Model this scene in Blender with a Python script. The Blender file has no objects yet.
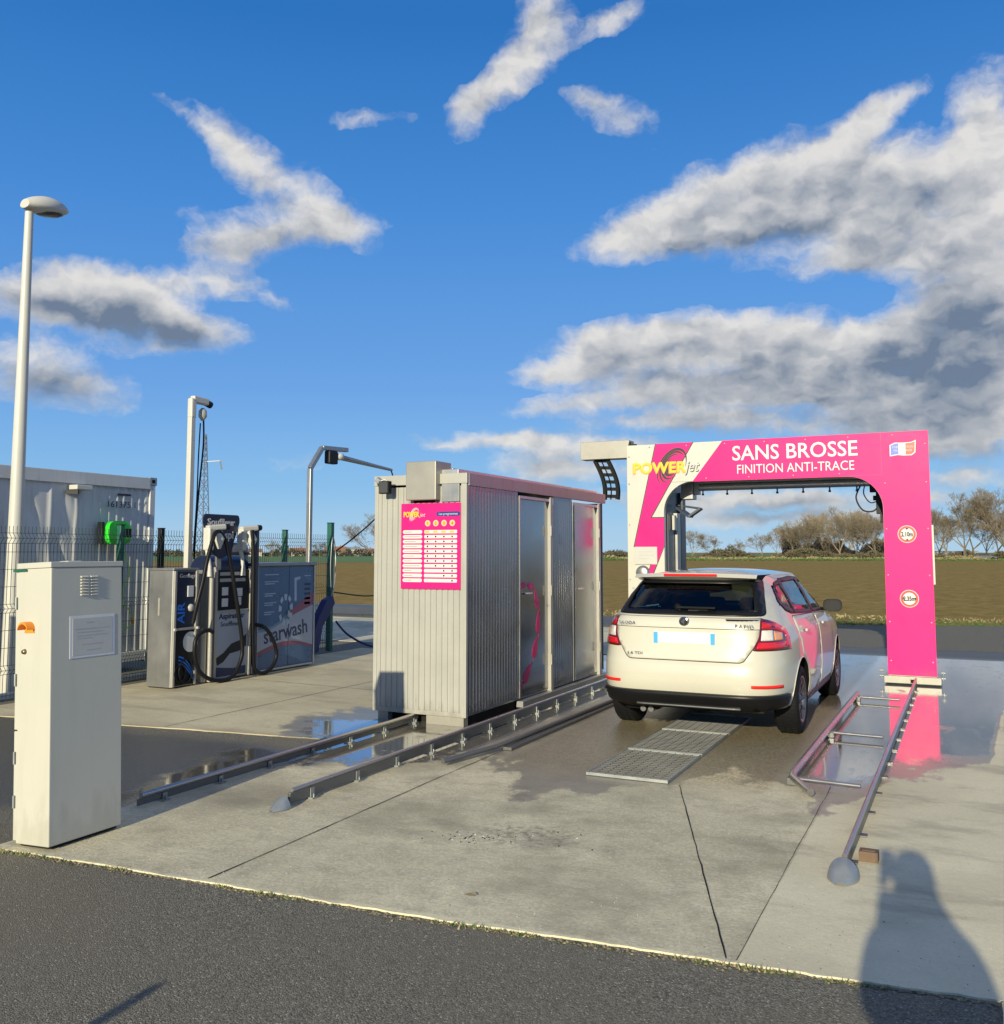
import bpy, math, random
from mathutils import Vector, Matrix, noise as mnoise
from mathutils.geometry import delaunay_2d_cdt

# ---------------------------------------------------------------- camera, sky, sun, exposure
scene = bpy.context.scene
COL = scene.collection
YAW, PITCH = math.radians(26.0), math.radians(4.887)
SUN_AZ, SUN_EL = math.radians(175.25), math.radians(16.3)      # where the sun stands (behind the camera)

cam_d = bpy.data.cameras.new('camera')
cam_d.sensor_fit = 'HORIZONTAL'
cam_d.sensor_width = 36
cam_d.lens = 36 * 950 / 1004
cam_d.shift_y = -0.0411
cam_d.clip_start = 0.01
cam_d.clip_end = 6000
cam = bpy.data.objects.new('camera', cam_d)
cam.location = (0, 0, 1.7)
cam.rotation_euler = (math.pi / 2 + PITCH, 0, YAW)
COL.objects.link(cam)
scene.camera = cam

scene.view_settings.view_transform = 'Standard'
scene.view_settings.look = 'None'
scene.view_settings.exposure = 0.40
scene.view_settings.gamma = 1

sun_d = bpy.data.lights.new('sun', 'SUN')
sun_d.energy = 4.5
sun_d.angle = math.radians(0.5)
sun_d.color = (1.0, 0.915, 0.66)
sun = bpy.data.objects.new('sun', sun_d)
sdir = Vector((math.sin(SUN_AZ) * math.cos(SUN_EL), math.cos(SUN_AZ) * math.cos(SUN_EL), math.sin(SUN_EL)))
sun.rotation_euler = sdir.to_track_quat('Z', 'Y').to_euler()
sun.location = (0, -20, 12)
COL.objects.link(sun)

# ---- small node-expression helper
class NX:
    """wraps a node socket; arithmetic builds Math nodes"""
    def __init__(s, nt, sock): s.nt, s.k = nt, sock
    def _m(s, op, *a, clamp=False):
        n = s.nt.nodes.new('ShaderNodeMath'); n.operation = op; n.use_clamp = clamp
        for i, x in enumerate((s,) + a):
            if isinstance(x, NX): s.nt.links.new(x.k, n.inputs[i])
            else: n.inputs[i].default_value = x
        return NX(s.nt, n.outputs[0])
    def __add__(s, o): return s._m('ADD', o)
    __radd__ = __add__
    def __sub__(s, o): return s._m('SUBTRACT', o)
    def __rsub__(s, o): return (s * -1.0) + o
    def __mul__(s, o): return s._m('MULTIPLY', o)
    __rmul__ = __mul__
    def __truediv__(s, o): return s._m('DIVIDE', o)
    def abs(s): return s._m('ABSOLUTE')
    def mx(s, o): return s._m('MAXIMUM', o)
    def mn(s, o): return s._m('MINIMUM', o)
    def clamp(s): return s._m('ADD', 0.0, clamp=True)
    def pow(s, o): return s._m('POWER', o)
    def step(s, a, b):
        n = s.nt.nodes.new('ShaderNodeMapRange'); n.interpolation_type = 'SMOOTHSTEP'
        s.nt.links.new(s.k, n.inputs[0]); n.inputs[1].default_value = a; n.inputs[2].default_value = b
        if a > b:
            n.inputs[1].default_value = b; n.inputs[2].default_value = a; n.inputs[3].default_value = 1; n.inputs[4].default_value = 0
        return NX(s.nt, n.outputs[0])

def nnoise(nt, vec, scale, detail=4, rough=0.55, dist=0.0, dim='3D'):
    n = nt.nodes.new('ShaderNodeTexNoise'); n.noise_dimensions = dim
    n.inputs['Scale'].default_value = scale; n.inputs['Detail'].default_value = detail
    n.inputs['Roughness'].default_value = rough; n.inputs['Distortion'].default_value = dist
    if vec is not None: nt.links.new(vec, n.inputs['Vector'])
    return NX(nt, n.outputs[0])

def nmix(nt, f, a, b):
    n = nt.nodes.new('ShaderNodeMix'); n.data_type = 'RGBA'
    for sock, x in ((n.inputs[0], f), (n.inputs[6], a), (n.inputs[7], b)):
        if isinstance(x, NX): nt.links.new(x.k, sock)
        elif hasattr(x, 'links'): nt.links.new(x, sock)
        elif isinstance(x, (int, float)): sock.default_value = x
        else: sock.default_value = (*x[:3], 1)
    return n.outputs[2]

def ncomb(nt, x, y, z=0.0):
    n = nt.nodes.new('ShaderNodeCombineXYZ')
    for i, q in enumerate((x, y, z)):
        if isinstance(q, NX): nt.links.new(q.k, n.inputs[i])
        else: n.inputs[i].default_value = q
    return n.outputs[0]

def nmapping(nt, vec, loc=(0, 0, 0), rot=(0, 0, 0), scl=(1, 1, 1), typ='POINT'):
    n = nt.nodes.new('ShaderNodeMapping'); n.vector_type = typ
    nt.links.new(vec, n.inputs['Vector'])
    n.inputs['Location'].default_value = loc; n.inputs['Rotation'].default_value = rot; n.inputs['Scale'].default_value = scl
    return n.outputs[0]

# ---- sky: Nishita + cumulus as directions in the sky dome (azimuth, elevation in degrees)
CLOUDS = [(-19.05, 18.24, 2.3, 0.9, 8, 0.8), (-16.31, 19.14, 3.27, 1.44, 14, 1), (-13.02, 19.87, 3.48, 1.85, 14, 1.1), (-9.8, 20.84, 3.48, 1.8, 22, 1.1), (-8.14, 19.06, 4.64, 2.03, 5, 1.1), (-5.24, 22.94, 2.68, 0.86, 30, 0.9), (-3.3, 24.02, 2.2, 0.69, 22, 0.8), (-4.25, 20.22, 3.65, 2.06, 0, 1.1), (-1.4, 18.79, 3.48, 2.65, 0, 1.2), (1.79, 22.56, 1.54, 2.29, 0, 1.1), (1.83, 18.06, 2.14, 2.99, 0, 1.2), (-5.72, 16.49, 2.56, 0.65, 10, 0.9), (-2.78, 16.6, 3.05, 1.16, -5, 1), (0.91, 13.51, 2.86, 1.83, 0, 1.2), (-0.42, 11.24, 3.62, 2.25, 0, 1.2), (1.47, 9.2, 2.35, 2.12, 0, 1.2), (-2.71, 11.17, 2.78, 1.53, -10, 1), (-22.77, 10.81, 2.31, 0.6, 8, 0.8), (-20.63, 11.96, 2.89, 1.18, 8, 1), (-17.62, 12.01, 3.09, 1.41, 0, 1.1), (-14.63, 12.77, 2.8, 1.16, 5, 1.1), (-12.03, 11.67, 3.4, 1.61, 0, 1.1), (-8.89, 12.18, 3.02, 1.36, 0, 1), (-6.17, 10.59, 3.69, 1.68, 0, 1.1), (-4.08, 9.33, 4.07, 1.55, 0, 1.1), (-17.64, 9.76, 4.71, 0.83, -3, 0.8), (-11.79, 9.16, 5.03, 1.02, 0, 1.22), (-1.06, 7.49, 3.87, 1.08, 0, 1.22), (-21.87, 8.82, 3.31, 0.46, 4, 0.74), (-16.48, 7.84, 4.66, 0.52, 0, 0.81), (-9.57, 7.34, 4.89, 0.57, -2, 0.81), (-24.91, 6.86, 3.63, 0.53, 3, 0.68), (-20.08, 6.35, 4.16, 0.59, -2, 0.81), (-23.4, 5.17, 2.71, 1.06, 0, 1.01), (-26.12, 6.74, 1.82, 0.4, 0, 0.54), (-29.15, 6.43, 1.82, 0.33, 0, 0.47), (-3.14, 6.22, 3.51, 0.62, 0, 0.81), (-18.89, 4.9, 3.54, 0.53, 0, 0.61), (-13.06, 3.16, 4.5, 0.58, 0, 0.94), (-7.48, 2.96, 4.23, 0.51, 0, 0.94), (-10.82, 1.85, 4.92, 0.45, 0, 0.74), (-5.36, 2.08, 3.1, 0.37, 0, 0.74), (0.12, 5.79, 2.86, 0.84, 0, 0.94), (0.29, 3.99, 2.84, 0.54, 0, 0.74), (-1.73, 2.85, 1.97, 0.48, 0, 0.68), (-15.39, 2.48, 2.31, 0.52, 0, 0.68), (-20.7, 3.11, 2.38, 0.66, 0, 0.54), (-28, 25.67, 1.5, 0.94, 50, 0.85), (-26.13, 27.14, 2.13, 0.92, 35, 0.95), (-24.24, 28.77, 1.63, 1.3, 30, 0.9), (-23.29, 30.49, 1.51, 1.07, 0, 0.8), (-20.47, 29.76, 2.61, 0.49, 22, 0.6), (-18.28, 30.29, 1.36, 0.58, 20, 0.5), (-19.15, 25.42, 2.33, 0.94, -20, 0.5), (-20.51, 26.1, 1.61, 0.42, -10, 0.35), (-34.44, 25.02, 1.89, 0.48, 3, 0.44), (-31.73, 25.25, 0.55, 0.3, 0, 0.24), (-16.73, 23.32, 0.73, 0.27, 0, 0.3), (-45.48, 24.29, 1.61, 0.34, -25, 0.32), (-43.54, 23.71, 1.89, 0.59, -35, 0.44), (-41.91, 22.74, 2.05, 0.97, -45, 0.52), (-40.6, 21.37, 2.72, 1.23, -35, 0.6), (-38.05, 20.92, 2.37, 1, -35, 0.56), (-35.63, 19.14, 1.99, 0.77, -30, 0.56), (-39.49, 18.9, 4.05, 1.01, 14, 0.72), (-42.06, 17.31, 2.54, 0.89, 10, 0.64), (-37.12, 18.66, 3.17, 0.64, 10, 0.64), (-42.41, 15.45, 2.13, 0.7, -5, 0.64), (-39.51, 14.51, 1.02, 0.46, 0, 0.6), (-43.81, 19.07, 1.24, 0.62, 0, 0.24), (-53.35, 13.46, 2.17, 0.97, 0, 0.68), (-50.9, 14.53, 2.84, 0.98, 6, 0.68), (-48.57, 14.51, 3.23, 1.24, -3, 0.76), (-45.63, 15.07, 2.19, 0.89, -5, 0.64), (-47.2, 13.11, 4.21, 1.26, -8, 0.8), (-44.46, 12.77, 2.59, 0.84, -5, 0.72), (-51.33, 12.61, 3.1, 0.86, 0, 0.64), (-52.7, 9.53, 3.01, 1.36, -5, 0.68), (-50.19, 9.18, 2.55, 1.13, -12, 0.64), (-53.25, 11.09, 2.17, 0.61, 0, 0.4), (-48.72, 11.22, 2.62, 0.38, 0, 0.32), (-46.07, 11.64, 1.8, 0.32, 0, 0.28), (-38.06, 5.3, 1.66, 0.61, 5, 0.32), (-30.97, 6.84, 1.59, 0.34, 0, 0.2),
          (35, 22, 12, 5, 10, 1), (60, 30, 14, 6, 0, 1), (95, 20, 14, 5, 0, 1), (140, 38, 16, 7, 0, 0.9), (-120, 30, 16, 6, 0, 1), (-85, 18, 10, 3, 0, 0.9), (20, 9, 12, 3, 0, 1.1), (0, 72, 90, 15, 0, 1.1), (110, 42, 30, 10, 0, 1.1), (-75, 47, 24, 9, 0, 1)]  # unseen clouds outside the view, overhead ones added to whiten the fill light
SHADED = [(0.35, 11.97, 3.57, 2.64, 0, 1), (1.18, 8.15, 2.82, 1.87, 0, 0.8), (-3.0, 10.37, 3.03, 0.99, 0, 0.7), (-12.93, 9.79, 6.18, 0.76, 0, 0.5), (-5.7, 8.59, 4.67, 0.79, 0, 0.6), (-14.54, 17.75, 3.22, 0.56, 5, 0.5), (-9.86, 18.3, 3.36, 0.76, 8, 0.55), (-10.6, 11.25, 2.25, 0.69, 0, 0.45), (-18.83, 10.56, 2.98, 0.53, 0, 0.4), (1.05, 16.89, 1.45, 1.02, 0, 0.3), (-51.7, 9.07, 3.57, 1.08, -8, 0.7), (-47.17, 12.45, 4.38, 0.55, -6, 0.55), (-50.86, 13.47, 3.11, 0.43, 0, 0.4), (-38.92, 20.04, 2.38, 0.49, -30, 0.4), (-19.15, 25.31, 2.21, 0.84, -20, 0.45), (-23.7, 5.17, 1.21, 0.48, 0, 0.2), (-13.06, 3.05, 6.67, 0.7, 0, 0.6), (-7.5, 2.11, 6.24, 0.69, 0, 0.6), (-0.2, 3.9, 3.33, 1.63, 0, 0.6), (-18.87, 7.29, 8.17, 0.84, 0, 0.45), (-8.46, 7.12, 5.86, 0.57, 0, 0.5), (-50.5, 13.2, 7, 1.0, -4, .6), (-40, 18.2, 5, .9, 10, .5), (-52, 9.2, 5, 1.4, 0, .5), (-44.5, 12.4, 4, .8, 0, .5), (-26, 27.5, 4, 1.6, 35, .35)]

def blobs(nt, vec, lst, grow=1.75):
    acc = None
    for a, e, rx, ry, rot, w in lst:
        m = nmapping(nt, vec, (a, e, 0), (0, 0, math.radians(rot)), (rx * grow, ry * grow, 1), 'TEXTURE')
        g = nt.nodes.new('ShaderNodeTexGradient'); g.gradient_type = 'SPHERICAL'
        nt.links.new(m, g.inputs[0])
        v = NX(nt, g.outputs[1])
        if acc is None: acc = v * w
        else:
            n = nt.nodes.new('ShaderNodeMath'); n.operation = 'MULTIPLY_ADD'
            nt.links.new(v.k, n.inputs[0]); n.inputs[1].default_value = w; nt.links.new(acc.k, n.inputs[2])
            acc = NX(nt, n.outputs[0])
    return acc

def cloud_noise(nt, vec, off):
    big = nnoise(nt, nmapping(nt, vec, (off[0], off[1] * 1.7, 0), scl=(1, 1.7, 1)), 0.27, 8, 0.55)
    fine = nnoise(nt, nmapping(nt, vec, (3 + off[0], 7 + off[1] * 1.25, 2), scl=(1, 1.25, 1)), 0.8, 6, 0.58)
    wisp = nnoise(nt, nmapping(nt, vec, (1 + off[0], 3, 7), scl=(1, 1.3, 1)), 3.0, 4, 0.6)
    return (big - 0.5) * 1.35 + (fine - 0.5) * 0.80 + (wisp - 0.5) * 0.26

world = bpy.data.worlds.new('World'); scene.world = world; world.use_nodes = True
wt = world.node_tree; wt.nodes.clear()
sky = wt.nodes.new('ShaderNodeTexSky'); sky.sky_type = 'NISHITA'; sky.sun_disc = False
sky.sun_elevation = SUN_EL; sky.sun_rotation = SUN_AZ; sky.altitude = 50
sky.air_density = 1.0; sky.dust_density = 0.35; sky.ozone_density = 2.2
tc = wt.nodes.new('ShaderNodeTexCoord')
sx = wt.nodes.new('ShaderNodeSeparateXYZ'); wt.links.new(tc.outputs['Generated'], sx.inputs[0])
X, Y, Z = (NX(wt, sx.outputs[i]) for i in range(3))
az = X._m('ARCTAN2', Y) * (180 / math.pi)
el = Z._m('ARCSINE') * (180 / math.pi)
ae = ncomb(wt, az, el, 0.0)
wn1 = nnoise(wt, nmapping(wt, ae, (11, 5, 0)), 0.35, 3, 0.6); wn2 = nnoise(wt, nmapping(wt, ae, (-9, 25, 4)), 0.5, 3, 0.6)
wa = az + (wn1 - 0.5) * 2.4; we = el + (wn2 - 0.5) * 1.3
warped = ncomb(wt, wa, we, 0.0)
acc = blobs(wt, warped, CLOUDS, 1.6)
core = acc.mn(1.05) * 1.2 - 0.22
above = blobs(wt, ncomb(wt, wa - 0.25, we + 1.0, 0.0), [c_ for c_ in CLOUDS if c_[2] > 2.4 and -60 < c_[0] < 8 and c_[5] > .55], 1.55)
inside = acc.step(0.0, 0.14)
n0 = cloud_noise(wt, warped, (0, 0))
def billow(off):
    a = nnoise(wt, nmapping(wt, warped, (off[0], off[1] * 1.7, 0), scl=(1, 1.7, 1)), 0.27, 3.2, 0.5)
    b = nnoise(wt, nmapping(wt, warped, (5 + off[0], 2 + off[1] * 1.4, 0), scl=(1, 1.4, 1)), 0.75, 4, 0.5)
    return (a - 0.5) * 1.5 + (b - 0.5) * 0.55
s0 = billow((0, 0)); n1 = billow((-0.6, 0.75))
d0 = (core + n0) * inside + (inside - 1.0) * 0.5
alpha = d0.step(-0.20, 0.95).pow(0.9)
shaded = blobs(wt, warped, SHADED, 1.6).mn(1.0)
light = ((s0 - n1) * 0.95 + (n0 - s0) * 0.35 + 0.92 - (above + s0 * 1.0).step(0.15, 1.25) * 0.42 - shaded * 0.52).clamp()
ccol = nmix(wt, light, (0.20, 0.265, 0.37), (0.97, 0.95, 0.92))
strength = 0.115
cs = wt.nodes.new('ShaderNodeVectorMath'); cs.operation = 'SCALE'; wt.links.new(ccol, cs.inputs[0]); cs.inputs[3].default_value = 0.60 / strength
# clear-air blue: the Nishita sky with its low-sun yellow band at the horizon cooled down
air = wt.nodes.new('ShaderNodeValToRGB'); wt.links.new((el / 60.0).clamp().k, air.inputs[0])
cr = air.color_ramp; cr.elements[0].position = 0; cr.elements[0].color = (.34, .56, .78, 1); cr.elements[1].position = 1; cr.elements[1].color = (.014, .10, .36, 1)
for p_, c_ in ((.06, (.19, .44, .76)), (.16, (.115, .32, .72)), (.33, (.048, .235, .64)), (.5, (.014, .155, .50))):
    e_ = cr.elements.new(p_); e_.color = (*c_, 1)
ab = wt.nodes.new('ShaderNodeVectorMath'); ab.operation = 'SCALE'; wt.links.new(air.outputs[0], ab.inputs[0]); ab.inputs[3].default_value = 0.80 / strength
skyc = nmix(wt, 0.90, sky.outputs[0], ab.outputs[0])
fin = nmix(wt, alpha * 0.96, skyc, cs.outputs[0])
world.cycles.sampling_method = 'MANUAL'; world.cycles.sample_map_resolution = 256
bgn = wt.nodes.new('ShaderNodeBackground'); bgn.inputs[1].default_value = strength
wt.links.new(fin, bgn.inputs[0])
wo = wt.nodes.new('ShaderNodeOutputWorld'); wt.links.new(bgn.outputs[0], wo.inputs[0])

# ---------------------------------------------------------------- materials
def mat(name, color, rough=0.6, metal=0.0, var=0.10, vscale=3.0, bump=0.0, bscale=60.0, coat=0.0, spec=0.5, streak=0.0, emit=None, trans=0.0, alpha=1.0, dirt=0.0):
    m = bpy.data.materials.new(name); m.use_nodes = True
    nt = m.node_tree; b = nt.nodes['Principled BSDF']
    g = nt.nodes.new('ShaderNodeNewGeometry')
    n = nnoise(nt, g.outputs['Position'], vscale, 5, 0.6)
    f = ((n - 0.5) * (2.4 * var)) + 1.0
    if streak:
        s = nnoise(nt, nmapping(nt, g.outputs['Position'], scl=(14, 14, 0.9)), 1.0, 4, 0.6)
        f = f * (1.0 - s.step(0.5, 0.8) * streak)
    vm = nt.nodes.new('ShaderNodeVectorMath'); vm.operation = 'SCALE'
    vm.inputs[0].default_value = color[:3]; nt.links.new(f.k, vm.inputs[3])
    nt.links.new(vm.outputs[0], b.inputs['Base Color'])
    if dirt:
        sz = nt.nodes.new('ShaderNodeSeparateXYZ'); nt.links.new(g.outputs['Position'], sz.inputs[0])
        dn = nnoise(nt, nmapping(nt, g.outputs['Position'], scl=(9, 9, 3)), 1.0, 6, .7)
        low = (NX(nt, sz.outputs[2]) * 2.6 - (dn - .38) * 2.0).step(.45, -.15) * dirt
        spots = nnoise(nt, g.outputs['Position'], 26, 5, .75).step(.66, .74) * (dirt * .5)
        nt.links.new(nmix(nt, low.mx(spots), vm.outputs[0], (.17, .135, .085)), b.inputs['Base Color'])
    rr = ((n - 0.5) * 0.25 * (1 if rough > 0.12 else 0.3) + rough).clamp()
    nt.links.new(rr.k, b.inputs['Roughness'])
    b.inputs['Metallic'].default_value = metal
    b.inputs['Coat Weight'].default_value = coat; b.inputs['Coat Roughness'].default_value = 0.04
    b.inputs['Specular IOR Level'].default_value = spec
    b.inputs['Transmission Weight'].default_value = trans
    if emit: b.inputs['Emission Color'].default_value = (*emit[:3], 1); b.inputs['Emission Strength'].default_value = emit[3]
    if bump:
        bn = nt.nodes.new('ShaderNodeBump'); bn.inputs['Strength'].default_value = bump; bn.inputs['Distance'].default_value = 0.01
        nt.links.new(nnoise(nt, g.outputs['Position'], bscale, 4, 0.6).k, bn.inputs['Height'])
        nt.links.new(bn.outputs[0], b.inputs['Normal'])
    return m

M = {}
M['white_paint'] = mat('white_paint', (.48, .46, .40), .38, var=.05, streak=.10)
M['cabinet_paint'] = mat('cabinet_paint', (.49, .475, .41), .5, var=.04, streak=.06, bump=.05, bscale=300, dirt=.2)
M['lamp_white'] = mat('lamp_white', (.50, .485, .44), .45, var=.05)
M['pink'] = mat('pink_panel', (.72, .014, .175), .40, var=.07, spec=.2, streak=.05, dirt=.18)
M['pink_dark'] = mat('pink_dark', (.60, .01, .14), .4)
M['cream'] = mat('cream_panel', (.50, .485, .425), .35, var=.03, coat=.2, dirt=.35)
M['black'] = mat('black_plastic', (.014, .014, .017), .45, spec=.18)
M['black_line'] = mat('black_line', (.02, .02, .025), .6)
M['dark'] = mat('dark_gap', (.012, .012, .012), .8, spec=.18)
M['rubber'] = mat('rubber', (.008, .008, .009), .7, bump=.15, bscale=120, spec=.18)
M['hose'] = mat('hose_rubber', (.010, .010, .012), .42, spec=.18)
M['steel'] = mat('stainless_steel', (.50, .50, .49), .33, metal=.85, var=.10, streak=.12, bump=.04, bscale=200)
M['steel_dark'] = mat('dull_steel', (.34, .34, .34), .42, metal=.8, var=.16, streak=.2)
M['steel_trunk'] = mat('galvanised_trunking', (.34, .32, .28), .42, metal=.45, var=.08)
M['galv'] = mat('galvanised', (.36, .375, .37), .45, metal=.7, var=.22, vscale=12)
M['rail'] = mat('rail_steel', (.16, .16, .16), .42, metal=.6, var=.12, vscale=4)
M['rail_bright'] = mat('rail_bright', (.42, .40, .38), .30, metal=.85, var=.06, vscale=3)
M['anthracite'] = mat('anthracite_column', (.045, .055, .075), .38, var=.1, spec=.5)
M['alu_frame'] = mat('aluminium_frame', (.40, .38, .34), .38, metal=.35, var=.05)
M['kiosk_white'] = mat('kiosk_sheet_front', (.375, .365, .33), .42, metal=.15, var=.07, streak=.12, dirt=.4)
M['kiosk_side'] = mat('kiosk_sheet_side', (.30, .30, .315), .24, metal=.80, var=.12, streak=.15)
M['door_glass'] = mat('door_glass', (.30, .31, .34), .20, metal=.9, var=.05)
M['container'] = mat('container_paint', (.56, .56, .55), .5, var=.12, vscale=1.2, streak=.30, bump=.08, bscale=12)
M['green_post'] = mat('green_post', (.015, .11, .075), .4, var=.1)
M['fence_wire'] = mat('fence_wire', (.03, .055, .05), .5)
M['reel_green'] = mat('reel_green', (.03, .62, .03), .35)
M['lime'] = mat('lime_hose', (.42, .72, .14), .5)
M['orange'] = mat('orange_plastic', (.85, .27, .02), .4)
M['rust'] = mat('rust', (.25, .11, .05), .8, var=.4, vscale=30)
M['navy'] = mat('navy_panel', (.008, .014, .045), .35)
M['blue_bright'] = mat('blue_lettering', (.02, .20, .75), .4)
M['blue_cab'] = mat('blue_cabinet_film', (.075, .145, .26), .28, var=.25, vscale=1.6)
M['blue_cab_light'] = mat('light_blue_film', (.15, .25, .37), .3, var=.2, vscale=2)
M['film_white'] = mat('film_white', (.36, .40, .47), .35)
M['film_red'] = mat('film_red', (.26, .09, .13), .4)
M['grey_text'] = mat('grey_text', (.03, .04, .10), .5)
M['pale_text'] = mat('pale_text', (.38, .48, .60), .5)
M['white_text'] = mat('white_text', (.60, .58, .54), .45)
M['yellow'] = mat('yellow_lettering', (.72, .48, .015), .4)
M['orange_shadow'] = mat('orange_shadow', (.80, .36, .04), .4)
M['jet_grey'] = mat('jet_grey', (.38, .38, .38), .4)
M['gold'] = mat('gold_coin', (.90, .42, .06), .4)
M['sign_red'] = mat('sign_red', (.50, .045, .03), .4)
M['flag_blue'] = mat('flag_blue', (.08, .13, .55), .4)
M['paper'] = mat('paper', (.46, .455, .43), .5)
M['sleeve'] = mat('plastic_sleeve', (.60, .61, .62), .25)
M['blue_hose'] = mat('blue_hose', (.008, .008, .10), .4)
M['wood'] = mat('wood', (.15, .095, .06), .8, var=.3, vscale=20)
M['lens'] = mat('lamp_lens', (.06, .06, .06), .2)
M['car_paint'] = mat('car_paint', (.50, .475, .39), .32, var=.015, coat=.75)
M['car_black'] = mat('car_black_trim', (.008, .008, .009), .35, spec=.18)
M['roof_gloss'] = mat('gloss_black_roof', (.012, .014, .02), .06, coat=1.0)
M['lamp_red'] = mat('tail_lamp_red', (.55, .008, .008), .10, coat=1.0)
M['lamp_red_dark'] = mat('tail_lamp_dark_red', (.10, .004, .006), .08, coat=1.0)
M['lamp_clear'] = mat('tail_lamp_clear', (.62, .58, .52), .12, coat=1.0, var=.2, vscale=60)
M['lamp_amber'] = mat('tail_lamp_amber', (.72, .30, .12), .12, coat=1.0)
M['reflector'] = mat('rear_reflector', (.80, .02, .01), .25)
M['chrome'] = mat('chrome', (.55, .55, .56), .12, metal=1)
M['rim'] = mat('alloy_rim', (.16, .16, .17), .3, metal=.8)
M['plate'] = mat('plate_white', (.62, .67, .70), .4)
M['plate_blue'] = mat('plate_blue', (.05, .32, .70), .4)
M['fabric'] = mat('seat_fabric', (.02, .02, .024), .85)
M['skin'] = mat('skin', (.55, .35, .26), .55)
M['coat_cloth'] = mat('coat_cloth', (.03, .035, .05), .85)
M['jeans'] = mat('jeans', (.04, .06, .12), .85)
M['hair'] = mat('hair', (.05, .03, .02), .7)
M['bark'] = mat('bark', (.19, .155, .105), .9, var=.3, vscale=1.5)
M['bark2'] = mat('bark_pale', (.24, .195, .135), .9, var=.3, vscale=1.5)
M['leaf_dark'] = mat('leaf_dark', (.035, .055, .018), .8, var=.5, vscale=1.5)
M['shrub_brown'] = mat('shrub_brown', (.115, .10, .055), .9, var=.5, vscale=.6)
M['grass'] = mat('grass', (.07, .13, .025), .8, var=.4, vscale=6)
M['grass_dry'] = mat('grass_dry', (.33, .27, .13), .9, var=.3, vscale=6)
M['house_wall'] = mat('house_wall', (.46, .43, .38), .8)
M['house_roof'] = mat('house_roof', (.24, .115, .07), .8, var=.2)
M['roof_grey'] = mat('roof_grey', (.25, .28, .32), .7)
M['window_dark'] = mat('window_dark', (.03, .035, .04), .15)
M['car_red'] = mat('far_car_dark', (.03, .03, .04), .3)
M['brass'] = mat('brass_lock', (.25, .20, .12), .4, metal=.8)
M['notice_blue'] = mat('notice_blue', (.02, .03, .20), .4)

def car_glass():
    m = bpy.data.materials.new('tinted_glass'); m.use_nodes = True
    nt = m.node_tree; nt.nodes.remove(nt.nodes['Principled BSDF'])
    out = nt.nodes['Material Output']
    tr = nt.nodes.new('ShaderNodeBsdfTransparent'); tr.inputs[0].default_value = (.12, .17, .16, 1)
    gl = nt.nodes.new('ShaderNodeBsdfGlossy'); gl.inputs['Roughness'].default_value = .02; gl.inputs[0].default_value = (.95, .95, .95, 1)
    fr = nt.nodes.new('ShaderNodeFresnel'); fr.inputs[0].default_value = 1.5
    mx = nt.nodes.new('ShaderNodeMixShader')
    nt.links.new(fr.outputs[0], mx.inputs[0]); nt.links.new(tr.outputs[0], mx.inputs[1]); nt.links.new(gl.outputs[0], mx.inputs[2])
    nt.links.new(mx.outputs[0], out.inputs[0])
    return m
M['car_glass'] = car_glass()

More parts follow.
